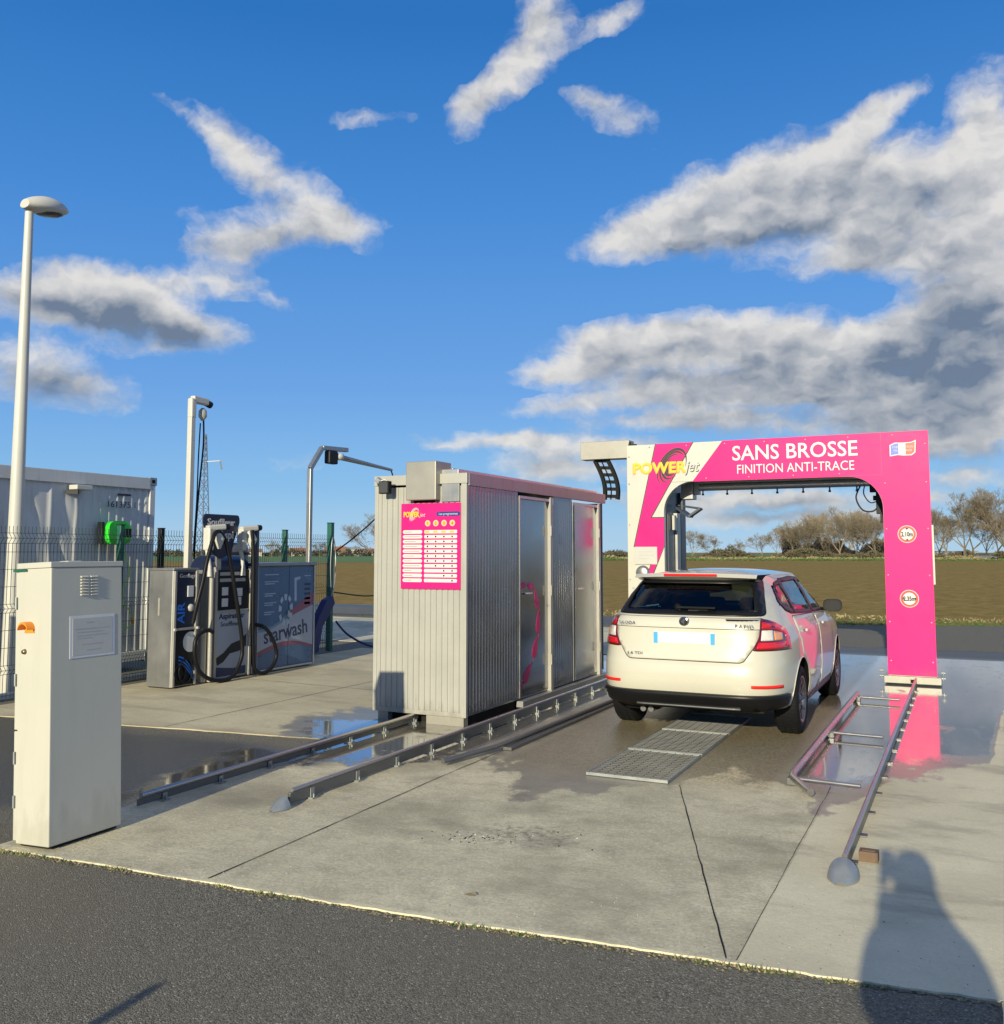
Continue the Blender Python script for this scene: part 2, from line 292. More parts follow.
# ---------------------------------------------------------------- geometry helpers
ROOT = {}
class MB:
    def __init__(s): s.v = []; s.f = []; s.m = []; s.s = []
    def add(s, vs, fs, mt=0, smooth=False):
        o = len(s.v); s.v += [tuple(p) for p in vs]
        for f in fs: s.f.append(tuple(o + i for i in f)); s.m.append(mt); s.s.append(smooth)
        return s
    def box(s, x0, x1, y0, y1, z0, z1, mt=0):
        vs = [(x, y, z) for z in (z0, z1) for y in (y0, y1) for x in (x0, x1)]
        return s.add(vs, [(0, 2, 3, 1), (4, 5, 7, 6), (0, 1, 5, 4), (2, 6, 7, 3), (0, 4, 6, 2), (1, 3, 7, 5)], mt)
    def bar(s, p, q, w, h, mt=0, up=(0, 0, 1)):
        p, q = Vector(p), Vector(q); d = (q - p).normalized(); up = Vector(up)
        if abs(d.dot(up)) > .98: up = Vector((0, 1, 0))
        a = d.cross(up).normalized() * (w / 2); b = a.cross(d).normalized() * (h / 2)
        vs = [e + i * a + j * b for e in (p, q) for i, j in ((-1, -1), (1, -1), (1, 1), (-1, 1))]
        return s.add(vs, [(0, 1, 2, 3), (7, 6, 5, 4), (0, 4, 5, 1), (1, 5, 6, 2), (2, 6, 7, 3), (3, 7, 4, 0)], mt)
    def tube(s, pts, r, seg=8, mt=0, smooth=True):
        pts = [Vector(p) for p in pts]; n = len(pts)
        rs = r if isinstance(r, (list, tuple)) else [r] * n
        t0 = (pts[1] - pts[0]).normalized()
        a = t0.orthogonal().normalized(); vs = []
        for i in range(n):
            t = (pts[min(i + 1, n - 1)] - pts[max(i - 1, 0)])
            if t.length < 1e-9: t = t0
            t.normalize(); a = (a - t * a.dot(t)).normalized(); b = t.cross(a)
            for k in range(seg):
                an = 2 * math.pi * k / seg
                vs.append(pts[i] + (a * math.cos(an) + b * math.sin(an)) * rs[i])
        fs = [(i * seg + k, i * seg + (k + 1) % seg, (i + 1) * seg + (k + 1) % seg, (i + 1) * seg + k) for i in range(n - 1) for k in range(seg)]
        s.add(vs, fs, mt, smooth)
        s.add(vs[:seg], [tuple(range(seg))[::-1]], mt); s.add(vs[-seg:], [tuple(range(seg))], mt)
        return s
    def lathe(s, prof, c, axis=(0, 0, 1), seg=24, mt=0, smooth=True):
        c = Vector(c); ax = Vector(axis).normalized(); a = ax.orthogonal().normalized(); b = ax.cross(a); vs = []
        for r, h in prof:
            for k in range(seg):
                an = 2 * math.pi * k / seg
                vs.append(c + ax * h + (a * math.cos(an) + b * math.sin(an)) * max(r, 1e-5))
        n = len(prof)
        fs = [(i * seg + k, i * seg + (k + 1) % seg, (i + 1) * seg + (k + 1) % seg, (i + 1) * seg + k) for i in range(n - 1) for k in range(seg)]
        return s.add(vs, fs, mt, smooth)
    def prism(s, poly, org, U, V, d0, d1, mt=0):
        org, U, V = Vector(org), Vector(U), Vector(V); N = U.cross(V)
        area = sum(poly[i][0] * poly[(i + 1) % len(poly)][1] - poly[(i + 1) % len(poly)][0] * poly[i][1] for i in range(len(poly)))
        if area < 0: poly = poly[::-1]
        n = len(poly)
        lo = [org + U * a + V * b + N * d0 for a, b in poly]; hi = [org + U * a + V * b + N * d1 for a, b in poly]
        s.add(lo + hi, [tuple(range(n))[::-1], tuple(range(n, 2 * n))] + [(i, (i + 1) % n, n + (i + 1) % n, n + i) for i in range(n)], mt)
        return s
    def build(s, name, mats, parent=None, bevel=0.0, local=False, seg=2):
        me = bpy.data.meshes.new(name)
        off = Vector((0, 0, 0))
        if parent is not None: off = ROOT[parent.name] if not local else Vector((0, 0, 0))
        elif not local:
            xs, ys, zs = zip(*s.v); off = Vector(((min(xs) + max(xs)) / 2, (min(ys) + max(ys)) / 2, min(zs)))
        me.from_pydata([tuple(Vector(p) - off) for p in s.v], [], s.f)
        for mm in (mats if isinstance(mats, (list, tuple)) else [mats]): me.materials.append(M[mm] if isinstance(mm, str) else mm)
        me.polygons.foreach_set('material_index', s.m); me.polygons.foreach_set('use_smooth', s.s)
        me.update()
        o = bpy.data.objects.new(name, me); COL.objects.link(o)
        if parent is not None: o.parent = parent; ROOT[o.name] = ROOT[parent.name]
        elif not local: o.location = off; ROOT[o.name] = off
        else: ROOT[o.name] = Vector((0, 0, 0))
        if bevel:
            b = o.modifiers.new('bevel', 'BEVEL'); b.width = bevel; b.segments = seg; b.limit_method = 'ANGLE'; b.angle_limit = math.radians(40)
            b.harden_normals = False
        return o

def thing(name, label, cat, loc, group=None):
    o = bpy.data.objects.new(name, None); COL.objects.link(o)
    o.empty_display_size = .2
    o.location = loc; ROOT[o.name] = Vector(loc); tag(o, label, cat, group); return o
def tag(o, label, cat, group=None, kind=None):
    if label: o['label'] = label
    if cat: o['category'] = cat
    if group: o['group'] = group
    if kind: o['kind'] = kind
    return o
def copy_tree(o, parent=None):
    c = o.copy(); COL.objects.link(c); c.parent = parent
    for ch in o.children: copy_tree(ch, c)
    return c

def box_part(name, m, parent, x0, x1, y0, y1, z0, z1, bevel=.004):
    return MB().box(x0, x1, y0, y1, z0, z1).build(name, m, parent, bevel)

def text_mesh(name, body, size, m, parent, org, U, V, width=None, extrude=.0015, bold=0.0, shear=0.0, align='LEFT', spacing=1.0):
    """lettering as a mesh; org = baseline start (or middle), U right, V up, world coordinates"""
    cu = bpy.data.curves.new(name, 'FONT'); cu.body = body; cu.size = size; cu.extrude = extrude; cu.offset = bold; cu.shear = shear
    cu.align_x = align; cu.space_character = spacing; cu.resolution_u = 3
    to = bpy.data.objects.new(name, cu); COL.objects.link(to)
    dg = bpy.context.evaluated_depsgraph_get(); dg.update()
    me = bpy.data.meshes.new_from_object(to.evaluated_get(dg))
    bpy.data.objects.remove(to); bpy.data.curves.remove(cu)
    U, V = Vector(U).normalized(), Vector(V).normalized(); N = U.cross(V)
    xs = [v.co.x for v in me.vertices]
    k = 1.0
    if width: k = width / (max(xs) - min(xs))
    off = Vector(org) - ROOT[parent.name]
    for v in me.vertices:
        x, y, z = v.co; v.co = off + U * (x * k) + V * y + N * z
    me.materials.clear(); me.materials.append(M[m])
    o = bpy.data.objects.new(name, me); COL.objects.link(o); o.parent = parent; ROOT[o.name] = ROOT[parent.name]
    return o

EX, EY, EZ = Vector((1, 0, 0)), Vector((0, 1, 0)), Vector((0, 0, 1))
def arc(cx, cy, r, a0, a1, n=12): return [(cx + r * math.cos(math.radians(a0 + (a1 - a0) * i / n)), cy + r * math.sin(math.radians(a0 + (a1 - a0) * i / n))) for i in range(n + 1)]
def circ(cx, cy, r, n=32): return arc(cx, cy, r, 0, 360 * (n - 1) / n, n - 1)
def smooth_path(pts, n=6):
    P = [Vector(p) for p in pts]; out = []
    for i in range(len(P) - 1):
        a, b, c, d = P[max(i - 1, 0)], P[i], P[i + 1], P[min(i + 2, len(P) - 1)]
        for k in range(n):
            t = k / n
            out.append(.5 * ((2 * b) + (c - a) * t + (2 * a - 5 * b + 4 * c - d) * t * t + (3 * b - a - 3 * c + d) * t ** 3))
    out.append(P[-1]); return out

# ---------------------------------------------------------------- ground
def ground_mat(name, kind):
    m = bpy.data.materials.new(name); m.use_nodes = True
    nt = m.node_tree; b = nt.nodes['Principled BSDF']
    g = nt.nodes.new('ShaderNodeNewGeometry'); pos = g.outputs['Position']
    sp = nt.nodes.new('ShaderNodeSeparateXYZ'); nt.links.new(pos, sp.inputs[0])
    u, v = NX(nt, sp.outputs[0]), NX(nt, sp.outputs[1])
    if kind == 'soil':
        n1 = nnoise(nt, pos, .06, 5, .6); n2 = nnoise(nt, nmapping(nt, pos, scl=(1, .5, 1)), 1.6, 9, .78); n3 = nnoise(nt, pos, 14, 6, .7)
        c = nmix(nt, n2.step(.30, .72), (.19, .118, .034), (.37, .25, .085))
        c = nmix(nt, n1.step(.35, .7) * .5, c, (.23, .19, .04))
        c = nmix(nt, n3.step(.66, .76), c, (.48, .38, .20))
        nt.links.new(c, b.inputs['Base Color']); b.inputs['Roughness'].default_value = 1; b.inputs['Specular IOR Level'].default_value = .08
        bn = nt.nodes.new('ShaderNodeBump'); bn.inputs['Strength'].default_value = .8; bn.inputs['Distance'].default_value = .05
        nt.links.new((n2 + n3 * .4).k, bn.inputs['Height']); nt.links.new(bn.outputs[0], b.inputs['Normal']); return m
    if kind == 'meadow':
        n1 = nnoise(nt, pos, .05, 5, .6); n2 = nnoise(nt, pos, 1.5, 6, .7)
        c = nmix(nt, n1, (.060, .135, .022), (.11, .20, .035)); c = nmix(nt, n2.step(.5, .8) * .4, c, (.17, .20, .06))
        nt.links.new(c, b.inputs['Base Color']); b.inputs['Roughness'].default_value = .9; return m
    if kind == 'asphalt':
        big = nnoise(nt, pos, .55, 5, .6); mid = nnoise(nt, pos, 45, 4, .7)
        vo = nt.nodes.new('ShaderNodeTexVoronoi'); vo.inputs['Scale'].default_value = 150; nt.links.new(pos, vo.inputs['Vector'])
        cell = NX(nt, vo.outputs['Distance'])
        sc = nt.nodes.new('ShaderNodeSeparateColor'); nt.links.new(vo.outputs['Color'], sc.inputs[0]); rnd = NX(nt, sc.outputs[0])
        c = nmix(nt, rnd, (.070, .066, .052), (.27, .248, .195)); c = nmix(nt, big.step(.3, .75), c, (.175, .155, .118))
        c = nmix(nt, rnd.step(.95, .99) * .6, c, (.46, .42, .34))
        c = nmix(nt, mid.step(.55, .8) * .5, c, (.07, .068, .06))
        wn = (nnoise(nt, pos, 1.1, 5, .6) - .5) * 1.6
        # wet asphalt: between the cabinet and the pad, and behind the gantry
        dl = ((u * -1.0) - 5.0).mn(6.9 - (v - 0.0)).mn(v - 4.3) * 1.0
        wl = (dl + wn * .35).step(-.05, .35) * (u.step(-4.9, -5.2))
        deep = (wn * .8 + (u + 5.75) * .9).step(.0, .25) * wl
        db = (18.6 - v).mn(v - 10.0).mn((u + 6.5))
        wb = (db + wn * .5).step(.0, .4)
        dm = (17.2 - v) * 1.0
        wf = ((24.0 - v).mn(v - 21.2).mn((u * -1.0) - 6.0)).step(0, .3)  # far strip darkened like wet asphalt, painting a band in shadow
        wet = wl.mx(wb).mx(wf * .7)
        deep = deep.mx(wb * dm.step(-.3, .6))
        c = nmix(nt, wet, c, nmix(nt, .58, c, (.010, .010, .011)))
        nt.links.new(c, b.inputs['Base Color'])
        r = (wet * -.42 + .86) - deep * .37
        nt.links.new(r.mx(.05).k, b.inputs['Roughness'])
        nt.links.new((wet * .35 + .15).k, b.inputs['Specular IOR Level'])
        bn = nt.nodes.new('ShaderNodeBump'); bn.inputs['Distance'].default_value = .004
        nt.links.new(((cell * -1.0) + mid * .6).k, bn.inputs['Height']); nt.links.new(((1.0 - deep * .97) * (1.0 - wet * .6) * .9).k, bn.inputs['Strength'])
        nt.links.new(bn.outputs[0], b.inputs['Normal']); return m
    # concrete
    big = nnoise(nt, pos, .8, 6, .6); mid = nnoise(nt, pos, 5.5, 6, .65); fine = nnoise(nt, pos, 120, 3, .7)
    vo = nt.nodes.new('ShaderNodeTexVoronoi'); vo.inputs['Scale'].default_value = 75; nt.links.new(pos, vo.inputs['Vector'])
    sc = nt.nodes.new('ShaderNodeSeparateColor'); nt.links.new(vo.outputs['Color'], sc.inputs[0]); rnd = NX(nt, sc.outputs[0])
    c = nmix(nt, big.step(.28, .72), (.51, .455, .305), (.80, .715, .49))
    c = nmix(nt, mid.step(.42, .78) * .6, c, (.34, .30, .215))
    broom = nnoise(nt, nmapping(nt, pos, scl=(3, 70, 1)), 1.0, 4, .6)
    c = nmix(nt, broom.step(.45, .75) * .35, c, (.36, .32, .23))
    speck = nnoise(nt, pos, 38, 5, .75)
    c = nmix(nt, speck.step(.60, .72) * .55, c, (.22, .19, .135)); c = nmix(nt, speck.step(.40, .28) * .45, c, (.80, .73, .56))
    c = nmix(nt, rnd * .42, c, (.27, .24, .18)); c = nmix(nt, rnd.step(.9, .97) * .6, c, (.72, .65, .50))
    c = nmix(nt, fine.step(.62, .75) * .55, c, (.13, .12, .10))
    # old stains and a patch of dark spots
    st = nnoise(nt, nmapping(nt, pos, (3.1, 8.2, 0)), .9, 4, .5)
    c = nmix(nt, st.step(.50, .68) * .60, c, (.25, .22, .155))
    sp1 = (((u + 2.45)._m('POWER', 2.0) * 2.2 + (v - 5.35)._m('POWER', 2.0) * 5)).step(.5, .0)
    c = nmix(nt, (sp1 * nnoise(nt, pos, 16, 4, .7).step(.45, .62)) * .6, c, (.11, .10, .085))
    if kind == 'concrete':
        # the right-hand pour is newer and paler; a cement smear runs along the front edge
        c = nmix(nt, (u + .93).step(-.004, .004) * .62, c, nmix(nt, big * .6 + mid * .4, (.60, .53, .36), (.86, .78, .56)))
        c = nmix(nt, speck.step(.60, .72) * .35 * (u + .93).step(-.004, .004), c, (.34, .29, .20))
        ed = v - (u * .078 + 4.185) + (nnoise(nt, pos, 6.0, 5, .7) - .5) * .10
        c = nmix(nt, ed.step(.03, .0) * .45, c, (.80, .73, .50))
        dk = nnoise(nt, nmapping(nt, pos, (7.7, 1.2, 0), scl=(.8, 1.6, 1)), 1.3, 6, .65)
        c = nmix(nt, dk.step(.50, .68) * .45 * (v - 4.6).step(0, .5), c, (.24, .215, .155))
        fc = nt.nodes.new('ShaderNodeFloatCurve')
        pts = [(-5.2, 6.2), (-4.3, 6.5), (-3.75, 7.3), (-3.3, 6.9), (-2.83, 6.15), (-2.43, 6.55), (-2.0, 6.96), (-1.73, 7.5), (-1.16, 7.3), (-.93, 6.72), (-.73, 7.1), (-.59, 7.95), (-.25, 8.25), (.1, 8.7), (.3, 12.0), (.6, 15), (1.2, 17)]
        mr = nt.nodes.new('ShaderNodeMapRange'); nt.links.new(u.k, mr.inputs[0]); mr.inputs[1].default_value = -5.2; mr.inputs[2].default_value = 1.2
        nt.links.new(mr.outputs[0], fc.inputs[1]); cv = fc.mapping.curves[0]
        P = [((a + 5.2) / 6.4, bb / 20) for a, bb in pts]
        cv.points[0].location = P[0]; cv.points[1].location = P[-1]
        for q in P[1:-1]: cv.points.new(*q)
        for q in cv.points: q.handle_type = 'VECTOR'
        fc.mapping.update()
        edge = NX(nt, fc.outputs[0]) * 20.0
        wn = (nnoise(nt, nmapping(nt, pos, scl=(1.6, 1, 1)), 1.7, 7, .68) - .5)
        D = v - edge + wn * 2.0
        wet = D.step(-.08, .10)
        # mirror film: right of the wheel guide, behind the gantry line and between the kiosk rails
        side = (u + 1.28).step(0, .12) * (D.step(.25, .75))
        back = (v + wn * 1.2).step(10.8, 11.8) * (u + 3.3).step(0, .3)
        kio = ((-3.85 - u) * 1.0).step(0, .1) * (D + wn * 2.0).step(-.1, .35)
        deep = (side.mx(back).mx(kio) * wet) * (nnoise(nt, pos, 2.3, 4, .6) + wn * .5).step(.26, .36).mx(.3)
        # rough brown aggregate where the cars are washed
        agg = (((u + 3.55).step(0, .12)) * ((-1.3 - u)).step(0, .1)) * v.step(6.6, 7.4)
        c = nmix(nt, agg * .75, c, nmix(nt, rnd, (.20, .15, .085), (.66, .54, .33)))
        wc = nmix(nt, .58, c, (.050, .040, .028))
        c = nmix(nt, wet * .92, c, wc)
        c = nmix(nt, deep * .5, c, (.05, .047, .045))
        film = nnoise(nt, nmapping(nt, pos, scl=(5, 1.2, 1)), 2.0, 6, .7)
        deep = deep * (1.0 - film.step(.50, .72) * .35)
    elif kind == 'pad':
        c = nmix(nt, .45, c, nmix(nt, mid, (.50, .42, .26), (.64, .55, .36)))
        pd = nnoise(nt, nmapping(nt, pos, (2, 9, 0), scl=(.5, 2.2, 1)), 1.1, 6, .65)
        c = nmix(nt, pd.step(.5, .68) * .5, c, (.30, .25, .17))
        wn = (nnoise(nt, pos, 1.3, 6, .65) - .5)
        # a wet run-off from the wash bay over the pad's right end
        D = (((u + 5.05)) * 1.0 + 1.15 + wn * 2.4).mn((8.6 - v) * .9 + .35 + wn * 1.4)
        joint = (((v - 10.2) * 1.0 + wn * .6).abs()).step(.20, .05) * (u + 7.6).step(0, 1)
        wet = D.step(.0, .25).mx(joint * .8) * (u + 7.2).step(0, .8)
        deep = (D + wn * .3).step(.35, .6)
        wc = nmix(nt, .62, c, (.05, .045, .038)); c = nmix(nt, wet * .9, c, wc)
        agg = None
    else:
        wet = deep = None
    nt.links.new(c, b.inputs['Base Color'])
    bn = nt.nodes.new('ShaderNodeBump'); bn.inputs['Distance'].default_value = .005
    h = mid * .8 + rnd * .35 - fine.step(.6, .75) * .5
    nt.links.new(h.k, bn.inputs['Height'])
    if wet is not None:
        r = (wet * -.44 + .86) - deep * .36
        nt.links.new((wet * .3 + .2).k, b.inputs['Specular IOR Level'])
        nt.links.new(r.mx(.035).k, b.inputs['Roughness'])
        nt.links.new(((1.0 - deep * .965) * ((1.0 - wet * .45) if agg is None else (1.0 - wet * .45 + agg * .6)) * .8).k, bn.inputs['Strength'])
        cw = (wet * .35 + deep * .65) * ((1.0 - agg * .8) if agg is not None else 1.0)
        nt.links.new(cw.k, b.inputs['Coat Weight']); b.inputs['Coat Roughness'].default_value = .06
        nt.links.new((.5 - wet * .3 ).k, b.inputs['Coat Roughness'])
        nt.links.new(((1.0 - deep) * .26 + .07).k, b.inputs['Coat Roughness'])
    else:
        b.inputs['Roughness'].default_value = .88; bn.inputs['Strength'].default_value = .8
    nt.links.new(bn.outputs[0], b.inputs['Normal'])
    return m

def sheet(name, poly, z, m, label=None):
    me = bpy.data.meshes.new(name)
    me.from_pydata([(x, y, z) for x, y in poly], [], [tuple(range(len(poly)))])
    me.materials.append(m); me.update()
    o = bpy.data.objects.new(name, me); COL.objects.link(o); o['kind'] = 'structure'
    if me.polygons[0].normal.z < 0: me.flip_normals()
    return o

rng = random.Random(4)
sheet('field', [(-2500, -2500), (2500, -2500), (2500, 2500), (-2500, 2500)], -.05, ground_mat('ploughed_soil', 'soil'))
sheet('meadow', [(-900, 150), (-75, 133), (-40, 300), (900, 300), (900, 900), (-900, 900)], -.03, ground_mat('green_meadow', 'meadow'))
sheet('forecourt_asphalt', [(-60, -40), (40, -40), (40, 25.2), (.7, 25.1), (-2.7, 23.6), (-16, 25.6), (-60, 27)], -.009, ground_mat('asphalt', 'asphalt'))

def slab(name, poly, mname, kind, thick=.03, z=0.0):
    """concrete slab with a slightly broken front edge"""
    r = random.Random(len(poly) * 7)
    out = []
    for i in range(len(poly)):
        a, b_ = poly[i], poly[(i + 1) % len(poly)]
        n = max(1, int(math.hypot(b_[0] - a[0], b_[1] - a[1]) / .035)) if a[1] < 8 and b_[1] < 8 else 1
        n = min(n, 260)
        for k in range(n):
            t = k / n; x, y = a[0] + (b_[0] - a[0]) * t, a[1] + (b_[1] - a[1]) * t
            j = .018 * (mnoise.noise(Vector((x * 3, y * 3, 1))) + .7 * mnoise.noise(Vector((x * 14, y * 14, 4)))) if n > 1 else 0
            out.append((x + j * .4, y + j))
    o = MB().prism(out, (0, 0, z), EX, EY, -thick, 0).build(name, ground_mat(mname, kind), None, local=True)
    o['kind'] = 'structure'; return o

slab('wash_bay_slab', [(-5.14, 3.80), (-3.6, 3.9), (-2.46, 3.97), (-.97, 4.11), (.04, 4.22), (.95, 4.29), (1.05, 16.9), (-5.14, 16.9)], 'bay_concrete', 'concrete')
slab('equipment_pad', [(-9.75, 6.7), (-7.6, 6.95), (-5.16, 7.27), (-5.16, 13.6), (-9.75, 14.3)], 'pad_concrete', 'pad')
slab('far_concrete', [(-34, 15.6), (-5.4, 15.2), (-5.4, 20.6), (-34, 21.4)], 'far_concrete', 'plain')
slab('kerb_stone', [(.055, 3.3), (.95, 3.3), (.95, 4.265), (.055, 4.20)], 'kerb_concrete', 'plain', z=.006)

# joints sawn into the slab
J = MB()
def joint(a, b_, w=.010):
    a, b_ = Vector((*a, 0)), Vector((*b_, 0)); n = int((b_ - a).length / .12) + 1; d = (b_ - a).normalized(); s_ = Vector((-d.y, d.x, 0)); L_ = []
    for i in range(n + 1):
        t = i / n; p = a.lerp(b_, t) + s_ * .006 * mnoise.noise(Vector((i * .7, a.x, a.y)))
        ww = w * (.7 + .6 * rng.random()); L_ += [p + s_ * ww / 2, p - s_ * ww / 2]
    J.add([(p.x, p.y, .0045) for p in L_], [(2 * i, 2 * i + 1, 2 * i + 3, 2 * i + 2) for i in range(n)])
joint((-1.95, 6.95), (-.97, 4.13), .006); joint((-.95, 7.4), (-.93, 4.13), .0028); joint((-3.65, 6.5), (-3.62, 3.93), .007); joint((-3.62, 12.5), (-3.65, 6.5), .006)
jo = J.build('joint', 'dark', None, local=True); jo.name = 'slab_joints'; jo['kind'] = 'structure'
J = MB()
joint((-7.1, 7.05), (-7.1, 13.5), .008); joint((-9.7, 10.2), (-5.2, 9.9), .008)
jo = J.build('pad_joints', 'dark', None, local=True); jo['kind'] = 'structure'

# ================================================================ WASH BAY
# ---- steel guide rails -------------------------------------------------
def rail(name, label, u, v0, v1, z, w, h, r, shroud, step=.55, side=1, mats=('rail', 'rail_bright', 'galv')):
    t = thing(name, label, 'rail', (u, v0, 0), 'floor rails of the wash gantry')
    MB().box(u - w / 2, u + w / 2, v0 + .02, v1, .013, z + h).build('beam', mats[0], t, .004)
    if r: MB().tube([(u, v0 + .05, z + h + r * .8), (u, v1, z + h + r * .8)], r, 10).build('running_tube', mats[1], t)
    k = v0 + .25
    while k < v1:
        b = MB().box(u - w / 2 - .035, u + w / 2 + .035, k - .03, k + .03, 0.001, .012)
        b.box(u + side * (w / 2 + .004), u + side * (w / 2 + .012), k - .02, k + .02, .012, z + h * .8)
        b.tube([(u + side * (w / 2 + .022), k, .01), (u + side * (w / 2 + .022), k, .035)], .007, 6)
        b.build('bracket', mats[2], t)
        k += step
    if shroud:
        # domed galvanised end stop, open towards the rail
        s_ = MB(); R, L_, n = shroud, shroud * 2.0, 14
        rings = []
        for i in range(9):
            a = i / 8; rr = R * math.sin(math.pi / 2 * min(1, .12 + a * 1.1)) ** .8; yy = v0 - .16 + L_ * a
            rings.append([(u + rr * math.cos(math.pi * k / n) * 1.0, yy, max(.004, rr * math.sin(math.pi * k / n) * 1.25 * (0.45 + .55 * a))) for k in range(n + 1)])
        vs = [p for q in rings for p in q]
        s_.add(vs, [(i * (n + 1) + k, i * (n + 1) + k + 1, (i + 1) * (n + 1) + k + 1, (i + 1) * (n + 1) + k) for i in range(8) for k in range(n)], 0, True)
        s_.add(rings[-1], [tuple(range(n + 1))], 0)
        s_.build('end_stop', 'galv', t)
    return t
rail('gantry_rail', 'long steel floor rail with domed end stop, running past the doors of the cabin', -4.16, 5.24, 16.2, .035, .022, .05, .014, .062, side=1)
rail('gantry_rail', 'dark floor rail without end stop, from behind the cream cabinet to the cabin front', -5.03, 4.75, 8.34, .03, .012, .03, .020, 0, side=1)
rail('gantry_rail', 'steel floor rail with domed end stop, leading to the foot of the pink leg', -.645, 5.42, 13.36, .03, .02, .045, .015, .080, side=-1, mats=('rail', 'rail_bright', 'rail'))

t = thing('wheel_guide', 'low bent wheel guide bar on the wet concrete, left of the white car', 'wheel guide', (-3.62, 9.0, 0), 'wheel guides of the bay')
MB().tube([(-3.80, 6.72, .045), (-3.66, 7.40, .05), (-3.60, 11.6, .05)], .022, 8).build('guide_tube', 'rail', t)
MB().box(-3.65, -3.57, 7.5, 11.6, .004, .03).build('base_strip', 'rail', t, .003)
t = thing('wheel_guide', 'tubular guide frame with three cross rods, right of the white car', 'wheel guide', (-1.2, 9.5, 0), 'wheel guides of the bay')
MB().tube([(-1.20, 11.85, .075), (-1.215, 7.40, .075), (-1.20, 7.28, .07), (-1.03, 6.96, .05)], .026, 10).build('guide_tube', 'rail_bright', t)
for v in (7.36, 9.35, 11.75): MB().tube([(-1.2, v, .045), (-.74, v - .04, .045)], .014, 8).build('cross_rod', 'rail_bright', t)
for v in (7.36, 9.35, 11.75): MB().box(-1.25, -1.16, v - .04, v + .04, .002, .05).build('foot_plate', 'rail', t, .003)
for v in (8.3, 10.4, 12.2):
    pass
# wooden chock beside the right end stop
t = MB().box(-.60, -.50, 5.72, 5.80, .001, .055).box(-.585, -.515, 5.735, 5.785, .055, .06).build('wood_block', 'wood', None, .004)
tag(t, 'small weathered wooden block lying beside the end of the right floor rail', 'wood block')

# ---- drain grates -------------------------------------------------------
GL = ['front drain grate in the wet floor, nearest of the three behind the white car', 'middle drain grate, between the front grate and the one under the car', 'rear drain grate lying partly under the white car']
def grate(v0, v1, label):
    t = thing('drain_grate', label, 'grate', (-2.36, (v0 + v1) / 2, 0), 'drain grates in the bay floor')
    x0, x1 = -2.68, -2.04
    MB().box(x0 + .01, x1 - .01, v0 + .01, v1 - .01, .0035, .006).build('drain_pit', 'dark', t)
    f = MB(); f.box(x0, x1, v0, v0 + .012, .004, .026).box(x0, x1, v1 - .012, v1, .004, .026).box(x0, x0 + .012, v0 + .012, v1 - .012, .004, .026).box(x1 - .012, x1, v0 + .012, v1 - .012, .004, .026)
    f.build('grate_frame', 'galv', t)
    b = MB(); n = int((v1 - v0) / .060)
    for i in range(1, n):
        y = v0 + (v1 - v0) * i / n; b.box(x0 + .012, x1 - .012, y - .009, y + .009, .007, .0245)
    for i in range(1, 9):
        x = x0 + (x1 - x0) * i / 9; b.box(x - .0025, x + .0025, v0 + .012, v1 - .012, .012, .0225)
    b.build('bars', 'rail', t)
grate(6.96, 7.95, GL[0]); grate(7.97, 8.96, GL[1]); grate(8.98, 9.97, GL[2])

# ---- technical cabin (kiosk) -------------------------------------------
K0, K1, KV0, KV1, KZ0, KZ1 = -5.51, -4.44, 8.30, 12.30, .09, 2.36
cabin = thing('plant_cabin', 'corrugated metal cabin with a pink price board and two glazed side doors', 'cabin', ((K0 + K1) / 2, (KV0 + KV1) / 2, 0))
def corrugated(axis, a0, a1, fixed, out, z0, z1, pitch=.066, depth=.009):
    """trapezoid sheet; axis 'u' spans u with fixed v, axis 'v' spans v with fixed u; out = +-1 outward"""
    pts = []; n = max(1, round((a1 - a0) / pitch)); p = (a1 - a0) / n
    for i in range(n):
        b_ = a0 + i * p; pts += [(b_, 0), (b_ + p * .62, 0), (b_ + p * .70, -depth), (b_ + p * .92, -depth)]
    pts.append((a1, 0)); vs = []
    for a, d in pts:
        for z in (z0, z1): vs.append((a, fixed + out * d, z) if axis == 'u' else (fixed + out * d, a, z))
    m = MB(); m.add(vs, [(2 * i, 2 * i + 2, 2 * i + 3, 2 * i + 1) if (axis == 'u') == (out < 0) else (2 * i, 2 * i + 1, 2 * i + 3, 2 * i + 2) for i in range(len(pts) - 1)])
    return m
corrugated('u', K0 + .035, K1 - .055, KV0, -1, KZ0 + .03, KZ1).build('front_wall', 'kiosk_white', cabin)
corrugated('v', KV0 + .03, 9.50, K1, 1, KZ0 + .03, KZ1).build('side_wall', 'kiosk_side', cabin)
corrugated('v', 10.50, 11.10, K1, 1, KZ0 + .03, KZ1).build('side_wall', 'kiosk_side', cabin)
corrugated('v', KV0 + .03, KV1 - .03, K0, -1, KZ0 + .03, KZ1).build('back_wall', 'kiosk_side', cabin)
corrugated('u', K0 + .03, K1 - .03, KV1, 1, KZ0 + .03, KZ1).build('end_wall', 'kiosk_white', cabin)
fr = MB()
fr.box(K0 - .006, K0 + .036, KV0 - .008, KV0 + .03, KZ0, KZ1 + .02)                 # left corner
fr.box(K1 - .056, K1 + .006, KV0 - .010, KV0 + .03, KZ0, KZ1 + .02)                 # right corner
fr.box(K0 + .036, K1 - .056, KV0 - .008, KV0 + .02, KZ0, KZ0 + .045)
fr.build('corner_trim', 'kiosk_white', cabin, .003)
fs = MB()
fs.box(K0 - .012, K1 + .012, KV0 - .014, KV0 + .03, KZ1 + .021, KZ1 + .125)
fs.build('front_fascia', 'kiosk_white', cabin, .004)
